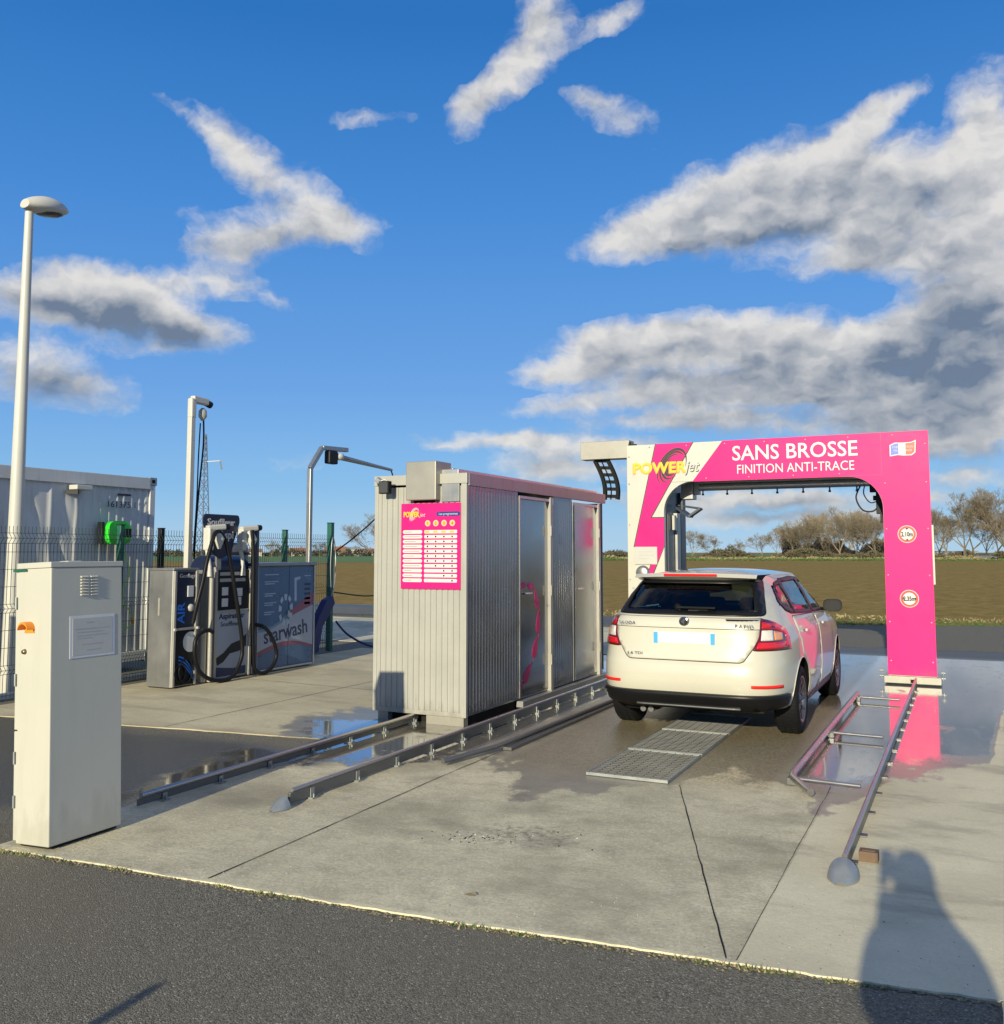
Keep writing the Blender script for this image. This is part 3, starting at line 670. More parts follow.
fs = MB(); fs.box(K1 - .03, K1 + .014, KV0 + .031, KV1 + .01, KZ1 + .0, KZ1 + .124).box(K0 - .012, K0 + .03, KV0 + .031, KV1 + .01, KZ1, KZ1 + .124)
fs.build('side_fascia', 'steel_dark', cabin, .004)
MB().box(K0 + .03, K1 - .03, KV0 + .03, KV1 + .01, KZ1 + .08, KZ1 + .118).build('roof', 'steel_dark', cabin)
MB().box(K0 + .03, K1 - .03, KV0 + .03, KV1 - .03, KZ0, KZ0 + .02).build('floor_plate', 'steel_dark', cabin)
MB().box(K0 + .05, K0 + .17, KV0 + .01, KV0 + .10, .001, KZ0 - .001).build('front_foot', 'kiosk_white', cabin)
MB().box(K1 - .45, K1 - .03, KV0 + .01, KV0 + .1, .001, KZ0 - .001).build('front_foot', 'kiosk_white', cabin)
MB().box(K0 + .06, K1 - .04, KV0 + .14, KV1 - .04, .001, KZ0 - .002).build('plinth', 'dark', cabin)
MB().box(K1 - .02, K1 + .06, 9.5, KV1 + .02, .02, KZ0 - .004).build('sill', 'steel_dark', cabin, .003)
# two doors of reflecting glass
def kdoor(v0, v1, sw):
    x = K1 - .035
    aj = 0 if sw else .050        # the far door is set ajar so its glass reflects the gantry leg
    d_ = MB().box(x, x + .012, v0 + .035, v1 - .06, KZ0 + .03, 2.29)
    d_.v = [(X_ + aj * (v1 - .06 - Y_) / (v1 - v0) * 1.0, Y_, Z_) for X_, Y_, Z_ in d_.v]
    d = d_.build('door', 'door_glass', cabin, .002)
    fm = MB(); fm.box(K1 - .05, K1 + .004, v0, v0 + .034, KZ0 + .02, 2.325).box(K1 - .05, K1 + .004, v0 + .034, v1 - .06, 2.291, 2.325)
    fm.build('door_frame', 'steel', d, .002)
    MB().box(K1 - .040, K1 + .016, v1 - .058, v1 + .02, KZ0 - .03, 2.345).build('hinge_post', 'alu_frame', d, .004)
    for z in (.45, 1.25, 1.95): MB().tube([(K1 + .024, v1 - .065, z - .06), (K1 + .024, v1 - .065, z + .06)], .011, 8).build('hinge', 'alu_frame', d)
    h = MB(); h.tube([(x + .012, v0 + .12, 1.24), (x + .055, v0 + .12, 1.24)], .011, 8).tube([(x + .055, v0 + .11, 1.24), (x + .055, v0 + .30, 1.235)], .009, 8)
    h.build('handle', 'chrome', d)
    if sw:
        # pink swirl of growing drops
        s_ = MB()
        path = smooth_path([(0, v0 + .05, 1.27), (0, v0 + .22, 1.345), (0, v0 + .46, 1.30), (0, v0 + .60, 1.08), (0, v0 + .60, .82), (0, v0 + .48, .55), (0, v0 + .28, .34), (0, v0 + .06, .20)], 6)
        P = [(p.y, p.z) for p in path]; N = len(P) - 1
        s_.prism([(a, b_) for a, b_ in P] + [(a - .012, b_ - .012) for a, b_ in P[::-1]], (x + .0125, 0, 0), EY, EZ, .0, .0015)
        for ii, L_, w in ((5, .16, .034), (10, .18, .042), (16, .22, .050), (22, .26, .055), (28, .26, .060), (35, .28, .060), (40, .16, .05)):
            a, b_ = P[ii]; a2, b2 = P[min(ii + 2, N)]; a1, b1 = P[ii - 2]; dx, dy = a2 - a1, b2 - b1; q = math.hypot(dx, dy); dx /= q; dy /= q
            poly = []
            for j in range(16):
                tt = 2 * math.pi * j / 16; lx = math.cos(tt) * L_ / 2; wy = math.sin(tt) * w * (1 + .55 * math.cos(tt))
                poly.append((a - .045 + dx * lx - dy * wy, b_ - .015 + dy * lx + dx * wy))
            poly = [(max(v0 + .04, y_), z_) for y_, z_ in poly]
            s_.prism(poly, (x + .0125, 0, 0), EY, EZ, .0, .002)
        s_.build('swirl_sticker', 'pink_dark', d)
kdoor(9.53, 10.44, True); kdoor(11.12, 12.08, False)
# cable trunking over the roof
tr = MB(); tr.box(-5.085, -4.735, KV0 - .10, KV0 + .22, 2.22, 2.61)
tr.build('trunking_head', 'steel_trunk', cabin, .008)
MB().box(-4.80, -4.72, KV0 + .221, KV1, 2.49, 2.56).box(-4.74, -4.55, KV0 + .03, KV1 + .0, KZ1 + .119, 2.53).build('cable_trunking', 'steel', cabin, .004)
MB().box(-5.04, -4.80, KV0 - .02, KV0 + .0, 2.20, 2.236).build('cable_outlet', 'dark', cabin)
MB().box(-4.712, -4.512, KV0 - .020, KV0 - .012, 2.20, 2.38).build('grey_plate', 'steel_dark', cabin, .002)
# floodlight on the front left corner
fl = MB(); fl.box(-5.37, -5.25, KV0 - .16, KV0 - .10, 2.29, 2.42); f = fl.build('floodlight', 'dark', cabin, .006); f.rotation_euler = (0, 0, 0)
MB().box(-5.36, -5.26, KV0 - .166, KV0 - .161, 2.30, 2.41).build('lens', 'lens', f)
MB().bar((-5.46, KV0 - .02, 2.43), (-5.30, KV0 - .10, 2.40), .02, .02).bar((-5.46, KV0 - .05, 2.45), (-5.38, KV0 - .05, 2.38), .06, .05).tube(smooth_path([(-5.44, KV0 - .02, 2.36), (-5.42, KV0 - .1, 2.40), (-5.34, KV0 - .08, 2.44), (-5.30, KV0 - .06, 2.38)]), .008, 6).build('bracket', 'galv', f)
# price board -------------------------------------------------------------
BX0, BX1, BZ0, BZ1 = -5.185, -4.495, 1.33, 2.19
yb = KV0 - .020
bd = MB().box(BX0, BX1, yb, yb + .009, BZ0, BZ1).build('price_board', 'pink', cabin, .003)
FV = (-EX).cross(EZ)   # helper, front faces look to -v
def front_prism(mb, poly, v, d0, d1, mt=0): return mb.prism(poly, (0, v, 0), EX, EZ, d0, d1, mt)
def rrect(x0, x1, z0, z1, r, n=4):
    r = min(r, (z1 - z0) / 2, (x1 - x0) / 2)
    return arc(x1 - r, z0 + r, r, -90, 0, n) + arc(x1 - r, z1 - r, r, 0, 90, n) + arc(x0 + r, z1 - r, r, 90, 180, n) + arc(x0 + r, z0 + r, r, 180, 270, n)
rw = MB(); bw, bh = BX1 - BX0, BZ1 - BZ0
lens_ = [.45, .95, .7, .8, .9, .6, .45, .95, .45, .5, .45]
table = [4, 4, 4, 4, 4, 4, 3, 2, 2, 1, 0]
for i in range(11):
    zc = BZ1 - bh * (.335 + i * .0565)
    front_prism(rw, rrect(BX0 + bw * .035, BX0 + bw * .365, zc - .018, zc + .018, .018), yb, 0, .0015)
    front_prism(rw, rrect(BX0 + bw * .40, BX0 + bw * .945, zc - .017, zc + .017, .010), yb, 0, .0015)
    front_prism(rw, [(BX0 + bw * .06, zc - .006), (BX0 + bw * (.06 + .28 * lens_[i]), zc - .006), (BX0 + bw * (.06 + .28 * lens_[i]), zc + .006), (BX0 + bw * .06, zc + .006)], yb - .0015, 0, .001, 1)
    if i:
        for k in range(4 - min(4, table[i - 1] if i < 11 else 0), 4):
            front_prism(rw, circ(BX0 + bw * (.455 + k * .137), zc, .010, 8), yb - .0015, 0, .001, 2)
rw.build('programme_table', ['white_text', 'jet_grey', 'black_line'], bd)
for k in range(4):
    cx_ = BX0 + bw * (.455 + k * .137)
    cn = MB(); front_prism(cn, circ(cx_, BZ1 - bh * .235, .031, 20), yb, 0, .0015); rim_ = cn.build('coin', 'cream', bd)
    cg_ = MB(); front_prism(cg_, circ(cx_, BZ1 - bh * .235, .024, 20), yb - .0015, 0, .001); cg_.build('coin_face', 'gold', rim_)
    cg_ = MB(); front_prism(cg_, rrect(cx_ - .03, cx_ + .02, BZ1 - bh * .335 - .010, BZ1 - bh * .335 + .010, .003), yb - .0015, 0, .001); cg_.build('price_tab', 'gold', bd)
    text_mesh('programme_number', str(k + 1), .045, 'black_line', rim_, (cx_, yb - .003, BZ1 - bh * .235 - .016), EX, EZ, extrude=.0004, align='CENTER')
pl = MB(); front_prism(pl, rrect(BX0 + bw * .60, BX1 - .004, BZ1 - bh * .155, BZ1 - bh * .100, .02), yb, 0, .0015); pl.build('heading_strip', 'notice_blue', bd)
text_mesh('heading', 'Les programmes', .034, 'white_text', bd, (BX0 + bw * .64, yb - .002, BZ1 - bh * .14), EX, EZ, extrude=.0004, width=.215)

def swirl(parent, cx, cz, R, v, tilt=-28, m='black_line', n=5, sx=.62):
    s_ = MB()
    for k in range(n):
        r = R * (1 - k * .16); a0 = 20 + k * 34; a1 = a0 + 250; N = 30; outer, inner = [], []
        for i in range(N + 1):
            a = math.radians(a0 + (a1 - a0) * i / N); wdt = R * .15 * math.sin(math.pi * i / N) ** .8 + R * .004
            for rr, lst in ((r, outer), (r - wdt, inner)):
                x, z = rr * math.cos(a) * sx, rr * math.sin(a); c, s = math.cos(math.radians(tilt)), math.sin(math.radians(tilt))
                lst.append((cx + x * c - z * s, cz + x * s + z * c))
        front_prism(s_, outer + inner[::-1], v, 0, .0012)
    return s_.build('swirl', m, parent)
swirl(bd, BX0 + .155, BZ1 - .115, .078, yb, m='jet_grey', n=4)
text_mesh('logo_lettering', 'POWER', .072, 'yellow', bd, (BX0 + .03, yb - .003, BZ1 - .135), EX, EZ, width=.185, bold=.003, extrude=.0005)
text_mesh('logo_lettering', 'jet', .06, 'paper', bd, (BX0 + .22, yb - .003, BZ1 - .135), EX, EZ, extrude=.0005, shear=.3)

# ---- pink gantry --------------------------------------------------------
GV = 13.40; GL0, GL1, GR0, GR1, GT, GB = -4.48, -3.925, -.975, -.40, 3.27, .11
gan = thing('wash_gantry', 'large pink and white vehicle wash gantry straddling the bay around the white car', 'wash gantry', (-2.44, GV + .3, 0))
arch = [(GL0, GB), (GL1, GB), (GL1, 2.27)] + arc(GL1 + .44, 2.27, .44, 180, 90, 12)[1:] + [(-1.42, 2.70)] + arc(-1.40, 2.27, .43, 90, 0, 12)[1:] + [(GR0, GB), (GR1, GB), (GR1, GT), (GL0, GT)]
b_ = MB(); front_prism(b_, arch, GV, -.10, 0); b_.build('front_cover', 'cream', gan, .006)
pk = MB()
front_prism(pk, [(-3.06, GT + .002), (-3.50, 2.704), (-1.42, 2.704)] + arc(-1.40, 2.27, .434, 90, 0, 12)[1:] + [(GR0 - .002, GB + .01), (GR1 + .002, GB + .01), (GR1 + .002, GT + .002)], GV, .0005, .004)
pk.build('pink_cover', 'pink', gan)
st = [(-4.03, GT + .002), (-3.49, GT + .002), (-4.13, 2.19), (GL1 + .001, 2.19), (GL1 + .001, 1.80), (-4.22, 1.12), (-4.30, 1.04), (-4.12, 1.52), (-4.37, 1.79)]
ol = MB(); front_prism(ol, [(-4.045, GT + .003), (-3.475, GT + .003), (-4.105, 2.205), (GL1 + .002, 2.205), (GL1 + .002, 1.78), (-4.205, 1.10), (-4.32, 1.0), (-4.14, 1.51), (-4.388, 1.78)], GV, .0005, .003); ol.build('stripe_outline', 'black_line', gan)
p_ = MB(); front_prism(p_, st, GV, .003, .006); p_.build('pink_stripe', 'pink', gan)
MB().box(-.972, -.969, GV - .0055, GV - .004, 2.72, GT).box(GR0 - .4, GR0 + .005, GV - .0055, GV - .004, 2.712, 2.716).build('panel_seam', 'pink_dark', gan)
MB().box(GL0 + .3, -3.5, GV - .002, GV - .0005, 2.705, 2.708).build('panel_seam', 'black_line', gan)
sd = MB()
sd.box(GL0 + .01, GR1 - .01, GV + .101, GV + .42, 2.80, GT - .02); sd.build('top_beam', 'steel', gan, .006)
MB().box(GR0 + .03, GR1 - .015, GV + .101, GV + .42, GB, 2.80).build('right_column', 'anthracite', gan, .006)
MB().box(GR1 - .014, GR1 + .022, GV + .12, GV + .16, 1.28, 2.05).build('cable_cover', 'white_paint', gan, .003)
lc = MB(); lc.box(GL0 + .015, GL1 - .012, GV + .101, GV + 1.10, .12, 2.78)
lc.build('left_column', 'anthracite', gan, .008)
MB().box(GL1 - .012, GL1 + .02, GV + .16, GV + .46, .12, 2.26).box(GL1 - .012, GL1 + .03, GV + .80, GV + 1.08, .12, 2.6).build('column_profile', 'anthracite', gan, .008)
MB().box(GL1 - .011, GL1 + .05, GV + .52, GV + .70, 1.2, 2.28).build('lance_slide', 'steel_dark', gan, .004)
MB().box(GL1 + .03, GL1 + .07, GV + .30, GV + .42, 2.02, 2.24).build('sensor', 'alu_frame', gan, .006)
for x0, x1 in ((GL0 - .03, GL1 + .03), (GR0 - .05, GR1 + .05)):
    MB().box(x0, x1, GV - .03, GV + .45, .02, GB - .001).build('foot', 'cream', gan, .006)
f = MB(); 
for x in (GR0 + .30,): f.box(x - .035, x + .035, GV - .033, GV - .031, .03, .075)
f.build('rail_slot', 'dark', gan)
for x in (GR0 - .08, GR1 + .075):
    for z in (.10, .17):
        bl = MB().tube([(x - .02, GV + .02, z), (x + .02, GV + .02, z)], .016, 8).tube([(x, GV - .0, z - .02), (x, GV - .0, z + .02)], .009, 8)
        bl.build('guide_roller', 'galv', gan)
for x_, z_ in [(GR0 + .04, z) for z in (.3, .8, 1.4, 2.0, 2.6)] + [(GR1 - .04, z) for z in (.3, .8, 1.4, 2.0, 2.6, 3.1)] + [(GL0 + .035, z) for z in (.3, .8, 1.3, 2.1, 2.7, 3.1)] + [(GL0 + .35 + k * .55, GT - .04) for k in range(7)] + [(-3.3 + k * .6, 2.745) for k in range(4)]:
    MB().lathe([(0, .007), (.008, .0065), (.011, .003)], (x_, GV - .003, z_), (0, -1, 0), 8).build('screw', 'galv', gan)
# spray arch
sb = MB().tube([(GL1 + .30, GV + .62, 2.66), (GR0 - .06, GV + .62, 2.66)], .055, 16); sb.box(GL1 + .02, GR0 - .02, GV + .52, GV + .74, 2.71, 2.79)
bar_ = sb.build('spray_bar', 'steel', gan)
for k in range(7):
    x = GL1 + .42 + k * .36
    MB().tube([(x, GV + .62, 2.61), (x, GV + .62, 2.565)], .011, 6).tube([(x, GV + .62, 2.565), (x, GV + .62, 2.54)], .018, 8).build('nozzle', 'black', bar_)
MB().box(GL1 + .12, GL1 + .30, GV + .50, GV + .72, 2.48, 2.70).box(GL1 + .30, GL1 + .38, GV + .55, GV + .66, 2.55, 2.72).build('drive_unit', 'steel_dark', gan, .008)
n = MB(); n.bar((GL1 + .06, GV + .55, 2.36), (GL1 + .26, GV + .5, 2.22), .16, .03).bar((GL1 + .24, GV + .5, 2.22), (GL1 + .42, GV + .5, 2.34), .16, .03).tube([(GL1 + .03, GV + .55, 2.4), (GL1 + .4, GV + .52, 2.34)], .015, 8).tube([(GL1 + .12, GV + .55, 2.5), (GL1 + .12, GV + .55, 2.3)], .03, 8)
n.build('nozzle_arm', 'anthracite', gan)
h = MB(); h.tube(smooth_path([(GR0 - .32, GV + .6, 2.62), (GR0 - .38, GV + .58, 2.45), (GR0 - .30, GV + .56, 2.28), (GR0 - .16, GV + .56, 2.26), (GR0 - .07, GV + .58, 2.36)]), .011, 8)
h.tube(smooth_path([(GR0 - .26, GV + .6, 2.64), (GR0 - .28, GV + .6, 2.5), (GR0 - .2, GV + .6, 2.38), (GR0 - .1, GV + .6, 2.4)]), .008, 8); h.build('hose', 'hose', gan)
h = MB(); h.box(GR0 - .12, GR0 - .03, GV + .52, GV + .66, 2.22, 2.52).tube([(GR0 - .16, GV + .6, 2.44), (GR0 - .02, GV + .6, 2.44)], .035, 10).box(GR0 - .07, GR0 + .0, GV + .50, GV + .6, 2.10, 2.24).box(GR0 - .2, GR0 - .1, GV + .55, GV + .65, 2.52, 2.7)
h.build('nozzle_head', 'black', gan, .006)
# cable arm with energy chain reaching over the cabin roof
MB().box(-5.26, GL0 - .001, GV + .12, GV + .36, 3.10, 3.37).build('cable_arm', 'steel_trunk', gan, .006)
MB().tube([(GL0 + .02, GV + .1, GT + .0), (GL0 + .02, GV + .1, GT + .06)], .02, 8).box(GL0 + .0, GL0 + .12, GV + .08, GV + .12, GT + .001, GT + .03).build('top_fitting', 'black', gan)
ch = MB(); N = 22
def cpt(t): # centre line of the chain, hanging from the arm and curving to the cabin trunking
    return (-4.94 + .16 * math.sin(t * math.pi * .62), 3.09 - .60 * t)
for i in range(N):
    (x0, z0), (x1, z1) = cpt(i / N), cpt((i + 1) / N)
    for off in (-.13, .08):
        ch.bar((x0 + off, GV + .24, z0), (x1 + off * .97, GV + .24, z1), .05, .07, up=(0, 1, 0))
    if i % 4 == 0: ch.bar((x0 - .12, GV + .24, z0), (x0 + .08, GV + .24, z0 - .01), .03, .05)
    ch.bar((x0 - .03, GV + .24, z0), (x1 - .03, GV + .24, z1), .012, .03, up=(0, 1, 0))
ch.build('energy_chain', 'dark', gan)
# lettering on the gantry
text_mesh('lettering', 'SANS BROSSE', .29, 'white_text', gan, (-2.93, GV - .0045, 2.985), EX, EZ, width=1.66, bold=.0028)
text_mesh('lettering', 'FINITION ANTI-TRACE', .18, 'white_text', gan, (-2.87, GV - .0045, 2.795), EX, EZ, width=1.55, bold=.0)
swirl(gan, -3.80, 2.93, .30, GV - .006, tilt=-32, n=5)
text_mesh('logo_shadow', 'POWER', .215, 'orange_shadow', gan, (-4.395, GV - .0078, 2.842), EX, EZ, width=.80, bold=.007)
text_mesh('logo_lettering', 'POWER', .215, 'yellow', gan, (-4.385, GV - .0100, 2.855), EX, EZ, width=.79, bold=.003)
text_mesh('logo_shadow', 'jet', .22, 'black_line', gan, (-3.592, GV - .0072, 2.848), EX, EZ, width=.22, shear=.3, bold=.003)
text_mesh('logo_lettering', 'jet', .22, 'paper', gan, (-3.60, GV - .0095, 2.855), EX, EZ, width=.22, shear=.3, bold=.001)
def limit_sign(cx, cz, txt, horiz):
    r = .105; s_ = MB(); front_prism(s_, circ(cx, cz, r + .008, 40), GV, .0045, .0065); d = s_.build('height_sign' if not horiz else 'width_sign', 'cream', gan)
    a = MB(); front_prism(a, circ(cx, cz, r, 40), GV, .0065, .008); a.build('red_ring', 'sign_red', d)
    a = MB(); front_prism(a, circ(cx, cz, r * .74, 40), GV, .008, .0095); a.build('white_disc', 'white_text', d)
    a = MB()
    for s2 in (-1, 1):
        if horiz: front_prism(a, [(cx + s2 * .082, cz + .022), (cx + s2 * .054, cz), (cx + s2 * .082, cz - .022)], GV, .0095, .0105)
        else: front_prism(a, [(cx + .022, cz + s2 * .082), (cx, cz + s2 * .054), (cx - .022, cz + s2 * .082)], GV, .0095, .0105)
    a.build('arrows', 'black_line', d)
    text_mesh('figures', txt, .080, 'black_line', d, (cx, GV - .0105, cz - .028), EX, EZ, width=.142, align='CENTER', bold=.0035, extrude=.0006)
limit_sign(-.69, 1.93, '2.10m', False); limit_sign(-.69, 1.10, '2.35m', True)
fl_ = [(-.865, 2.95), (-.865, 3.10), (-.80, 3.13), (-.70, 3.125), (-.60, 3.13), (-.545, 3.155), (-.555, 2.99), (-.60, 2.955), (-.70, 2.955), (-.77, 2.965)]
q = MB(); front_prism(q, fl_, GV, .0045, .006); fg = q.build('flag_sticker', 'white_text', gan)
q = MB(); front_prism(q, [(-.853, 2.965), (-.853, 3.092), (-.80, 3.117), (-.757, 3.119), (-.757, 2.974), (-.78, 2.975)], GV, .006, .007); q.build('blue_band', 'flag_blue', fg)
q = MB(); front_prism(q, [(-.672, 2.965), (-.672, 3.115), (-.60, 3.12), (-.558, 3.137), (-.566, 2.998), (-.605, 2.967)], GV, .006, .007); q.build('red_band', 'sign_red', fg)
text_mesh('lettering', 'FABRICATION', .04, 'paper', fg, (-.705, GV - .0082, 3.055), EX, EZ, width=.25, align='CENTER', extrude=.0006)
text_mesh('lettering', 'FRANCAISE', .04, 'paper', fg, (-.705, GV - .0082, 3.01), EX, EZ, width=.22, align='CENTER', extrude=.0006)
q = MB().box(-4.37, -4.03, GV - .022, GV - .0065, 1.52, 1.775); q = q.build('notice_plate', 'paper', gan, .003)
l_ = MB()
for k, w in enumerate((.2, .22, .16)): l_.box(-4.30, -4.30 + w, GV - .0235, GV - .022, 1.70 - k * .05, 1.706 - k * .05)
l_.build('print', 'jet_grey', q)
MB().lathe([(0, .05), (.07, .05), (.10, .03), (.105, 0)], (-4.25, GV - .002, 1.40), (0, -1, 0)).build('control_cap', 'steel_dark', gan)
sh = MB().box(GL0 + .06, GL0 + .10, GV - .003, GV - .001, 1.16, 1.19).box(GL0 + .15, GL0 + .2, GV - .003, GV - .001, 1.16, 1.19); sh.build('marking', 'jet_grey', gan)

# ================================================================ CAR
CO = Vector((-2.34, 10.78, 0))
car = thing('parked_car', 'white hatchback seen from behind, standing under the pink wash gantry', 'car', CO)
car.scale = (1.07, 1.055, 1.015)
def lerp_tab(tab, z):
    if z <= tab[0][0]: return tab[0][1]
    for (a, va), (b_, vb) in zip(tab, tab[1:]):
        if z <= b_: t = (z - a) / (b_ - a); t = t * t * (3 - 2 * t) * .35 + t * .65; return va + (vb - va) * t
    return tab[-1][1]
T_YR = [(.17, -1.40), (.25, -1.62), (.29, -1.98), (.31, -2.07), (.36, -2.105), (.44, -2.135), (.50, -2.152), (.60, -2.155), (.69, -2.140), (.72, -2.118), (.85, -2.098), (.99, -2.085), (1.02, -2.088), (1.07, -2.075), (1.10, -2.045), (1.14, -2.01), (1.25, -1.925), (1.35, -1.84), (1.42, -1.775), (1.45, -1.75)]
T_YF = [(.17, 1.98), (.30, 2.10), (.45, 2.15), (.60, 2.14), (.72, 2.08), (.82, 1.95), (.90, 1.70), (.96, 1.30), (1.0, 1.02), (1.05, .88), (1.10, .80), (1.42, .12), (1.45, .05)]
T_W = [(.17, .74), (.24, .80), (.34, .832), (.45, .848), (.60, .853), (.72, .850), (.84, .842), (.92, .828), (1.0, .802), (1.06, .775), (1.12, .750), (1.25, .695), (1.36, .635), (1.42, .60), (1.45, .575)]
YC = -.10
def cyr(z): return lerp_tab(T_YR, z)
def cyf(z): return lerp_tab(T_YF, z)
def cw(z): return lerp_tab(T_W, z)
def cn_(z): return 6.0 - 1.5 * min(1, max(0, (z - 1.0) / .4))
def f_rear(x, z):
    n = cn_(z); L_ = YC - cyr(z); q = min(.9999, abs(x) / cw(z))
    return Vector((x, YC - L_ * (1 - q ** n) ** (1 / n), z))
def f_side(y, z, sgn=1):
    n = cn_(z); L_ = (YC - cyr(z)) if y < YC else (cyf(z) - YC); q = min(.9999, abs(y - YC) / L_)
    return Vector((sgn * cw(z) * (1 - q ** n) ** (1 / n), y, z))
def f_front(x, z):
    n = cn_(z); L_ = cyf(z) - YC; q = min(.9999, abs(x) / cw(z))
    return Vector((x, YC + L_ * (1 - q ** n) ** (1 / n), z))
def contour(z, N=160):
    n = cn_(z); w = cw(z); Lr = YC - cyr(z); Lf = cyf(z) - YC; pts = []
    for i in range(N):
        th = 2 * math.pi * i / N; s_, c_ = math.sin(th), math.cos(th)
        # even out the spacing of the superellipse
        r = (abs(s_) ** n + abs(c_) ** n) ** (-1 / n)
        x = w * s_ * r; y = YC - (Lr if c_ > 0 else Lf) * c_ * r
        pts.append((x, y))
    return pts
_arc = {}
def f_arc(q, z):
    key = round(z, 3)
    if key not in _arc:
        n = cn_(z); w = cw(z); Lr = YC - cyr(z); P = [(0, YC - Lr)]; S = [0]
        for i in range(1, 241):
            th = math.pi / 2 * i / 240; s_, c_ = math.sin(th), max(1e-9, math.cos(th)); r = (s_ ** n + c_ ** n) ** (-1 / n)
            p = (w * s_ * r, YC - Lr * c_ * r); S.append(S[-1] + math.hypot(p[0] - P[-1][0], p[1] - P[-1][1])); P.append(p)
        _arc[key] = (P, S)
    P, S = _arc[key]; a = abs(q); lo, hi = 0, len(S) - 1
    while hi - lo > 1:
        m = (lo + hi) // 2
        if S[m] <= a: lo = m
        else: hi = m
    t = (a - S[lo]) / max(1e-9, S[hi] - S[lo])
    return Vector((math.copysign(P[lo][0] + (P[hi][0] - P[lo][0]) * t, q), P[lo][1] + (P[hi][1] - P[lo][1]) * t, z))
def in_poly(p, poly):
    x, y = p; c = False; j = len(poly) - 1
    for i in range(len(poly)):
        xi, yi = poly[i]; xj, yj = poly[j]
        if (yi > y) != (yj > y) and x < (xj - xi) * (y - yi) / (yj - yi) + xi: c = not c
        j = i
    return c
def round_poly(poly, r, n=4):
    out = []
    for i in range(len(poly)):
        a, b_, c = Vector(poly[i - 1]), Vector(poly[i]), Vector(poly[(i + 1) % len(poly)])
        d1, d2 = (a - b_), (c - b_); rr = min(r, d1.length * .45, d2.length * .45)
        p, q = b_ + d1.normalized() * rr, b_ + d2.normalized() * rr
        for k in range(n + 1):
            t = k / n; out.append(tuple(p * (1 - t) ** 2 + b_ * 2 * t * (1 - t) + q * t * t))
    return out
def panel(mb, poly, fn, o0, o1, mt=0, res=.035, hole=None):
    """thin shell following the body surface: poly is (a,b), fn maps it onto the surface"""
    def resample(pl):
        out = []
        for i in range(len(pl)):
            a, b_ = Vector(pl[i]), Vector(pl[(i + 1) % len(pl)]); n = max(1, int((b_ - a).length / res))
            out += [a.lerp(b_, k / n) for k in range(n)]
        return out
    rim = resample(poly); verts = list(rim); edges = [(i, (i + 1) % len(rim)) for i in range(len(rim))]
    holes = [] if not hole else (hole if isinstance(hole[0][0], (list, tuple)) else [hole])
    for hl in holes:
        hr = resample(hl); o = len(verts); verts += hr; edges += [(o + i, o + (i + 1) % len(hr)) for i in range(len(hr))]
    nb = len(verts)
    xs = [p[0] for p in rim]; ys = [p[1] for p in rim]; a = min(xs) + res / 2
    while a < max(xs):
        b_ = min(ys) + res / 2
        while b_ < max(ys):
            if in_poly((a, b_), poly) and not any(in_poly((a, b_), hl) for hl in holes) and min((Vector((a, b_)) - q).length for q in verts[:nb]) > res * .45: verts.append(Vector((a, b_)))
            b_ += res
        a += res
    vs, es, fs, ov, oe, of = delaunay_2d_cdt(verts, edges, [], 1, 1e-6)
    if holes: fs = [f for f in fs if not any(in_poly(tuple(sum((vs[i] for i in f), Vector((0, 0))) / len(f)), hl) for hl in holes)]
    def nrm(p):
        e = 1e-3; P = fn(p[0], p[1]); A = fn(p[0] + e, p[1]) - P; B = fn(p[0], p[1] + e) - P; N_ = A.cross(B)
        if N_.length < 1e-12: return P, Vector((0, -1, 0))
        N_.normalize(); out = Vector((P.x * 1.6, P.y - YC, (P.z - .6) * .8))
        return P, (N_ if N_.dot(out) > 0 else -N_)
    top, bot = [], []
    for p in vs:
        P, N_ = nrm(p); top.append(P + N_ * o1); bot.append(P + N_ * o0)
    base = len(mb.v); n = len(vs)
    mb.v += [tuple(p) for p in top + bot]
    cnt = {}
    for f in fs:
        A, B, C_ = top[f[0]], top[f[1]], top[f[2]]; fl2 = (B - A).cross(C_ - A).dot(top[f[0]] - bot[f[0]]) < 0
        ff = tuple(reversed(f)) if fl2 else tuple(f)
        mb.f.append(tuple(base + i for i in ff)); mb.m.append(mt); mb.s.append(True)
        for i in range(len(ff)):
            e = (ff[i], ff[(i + 1) % len(ff)]); cnt[e] = cnt.get(e, 0) + 1
    for (i, j) in cnt:
        if (j, i) not in cnt:
            mb.f.append((base + j, base + i, base + n + i, base + n + j)); mb.m.append(mt); mb.s.append(False)
    return mb
REAR_GLASS = [(-.650, 1.105), (.650, 1.105), (.59, 1.30), (.54, 1.43), (-.54, 1.43), (-.59, 1.30)]
REAR_HOLE = [(-.56, 1.15), (.56, 1.15), (.50, 1.385), (-.50, 1.385)]
SIDE_GLASS = [(-1.50, 1.215), (-1.42, 1.13), (-1.25, 1.095), (-.5, 1.06), (.3, 1.035), (.80, 1.02), (.86, 1.03), (.62, 1.19), (.36, 1.335), (.10, 1.405), (-.4, 1.43), (-.9, 1.42), (-1.25, 1.385), (-1.42, 1.31)]
SIDE_HOLES = [[(-1.42, 1.21), (-1.12, 1.13), (-1.10, 1.37), (-1.33, 1.33)], [(-1.02, 1.12), (-.18, 1.085), (-.20, 1.385), (-.98, 1.385)], [(-.06, 1.085), (.60, 1.07), (.30, 1.30), (.05, 1.37), (-.07, 1.385)]]
FRONT_HOLE = [(-.58, 1.10), (.58, 1.10), (.48, 1.39), (-.48, 1.39)]

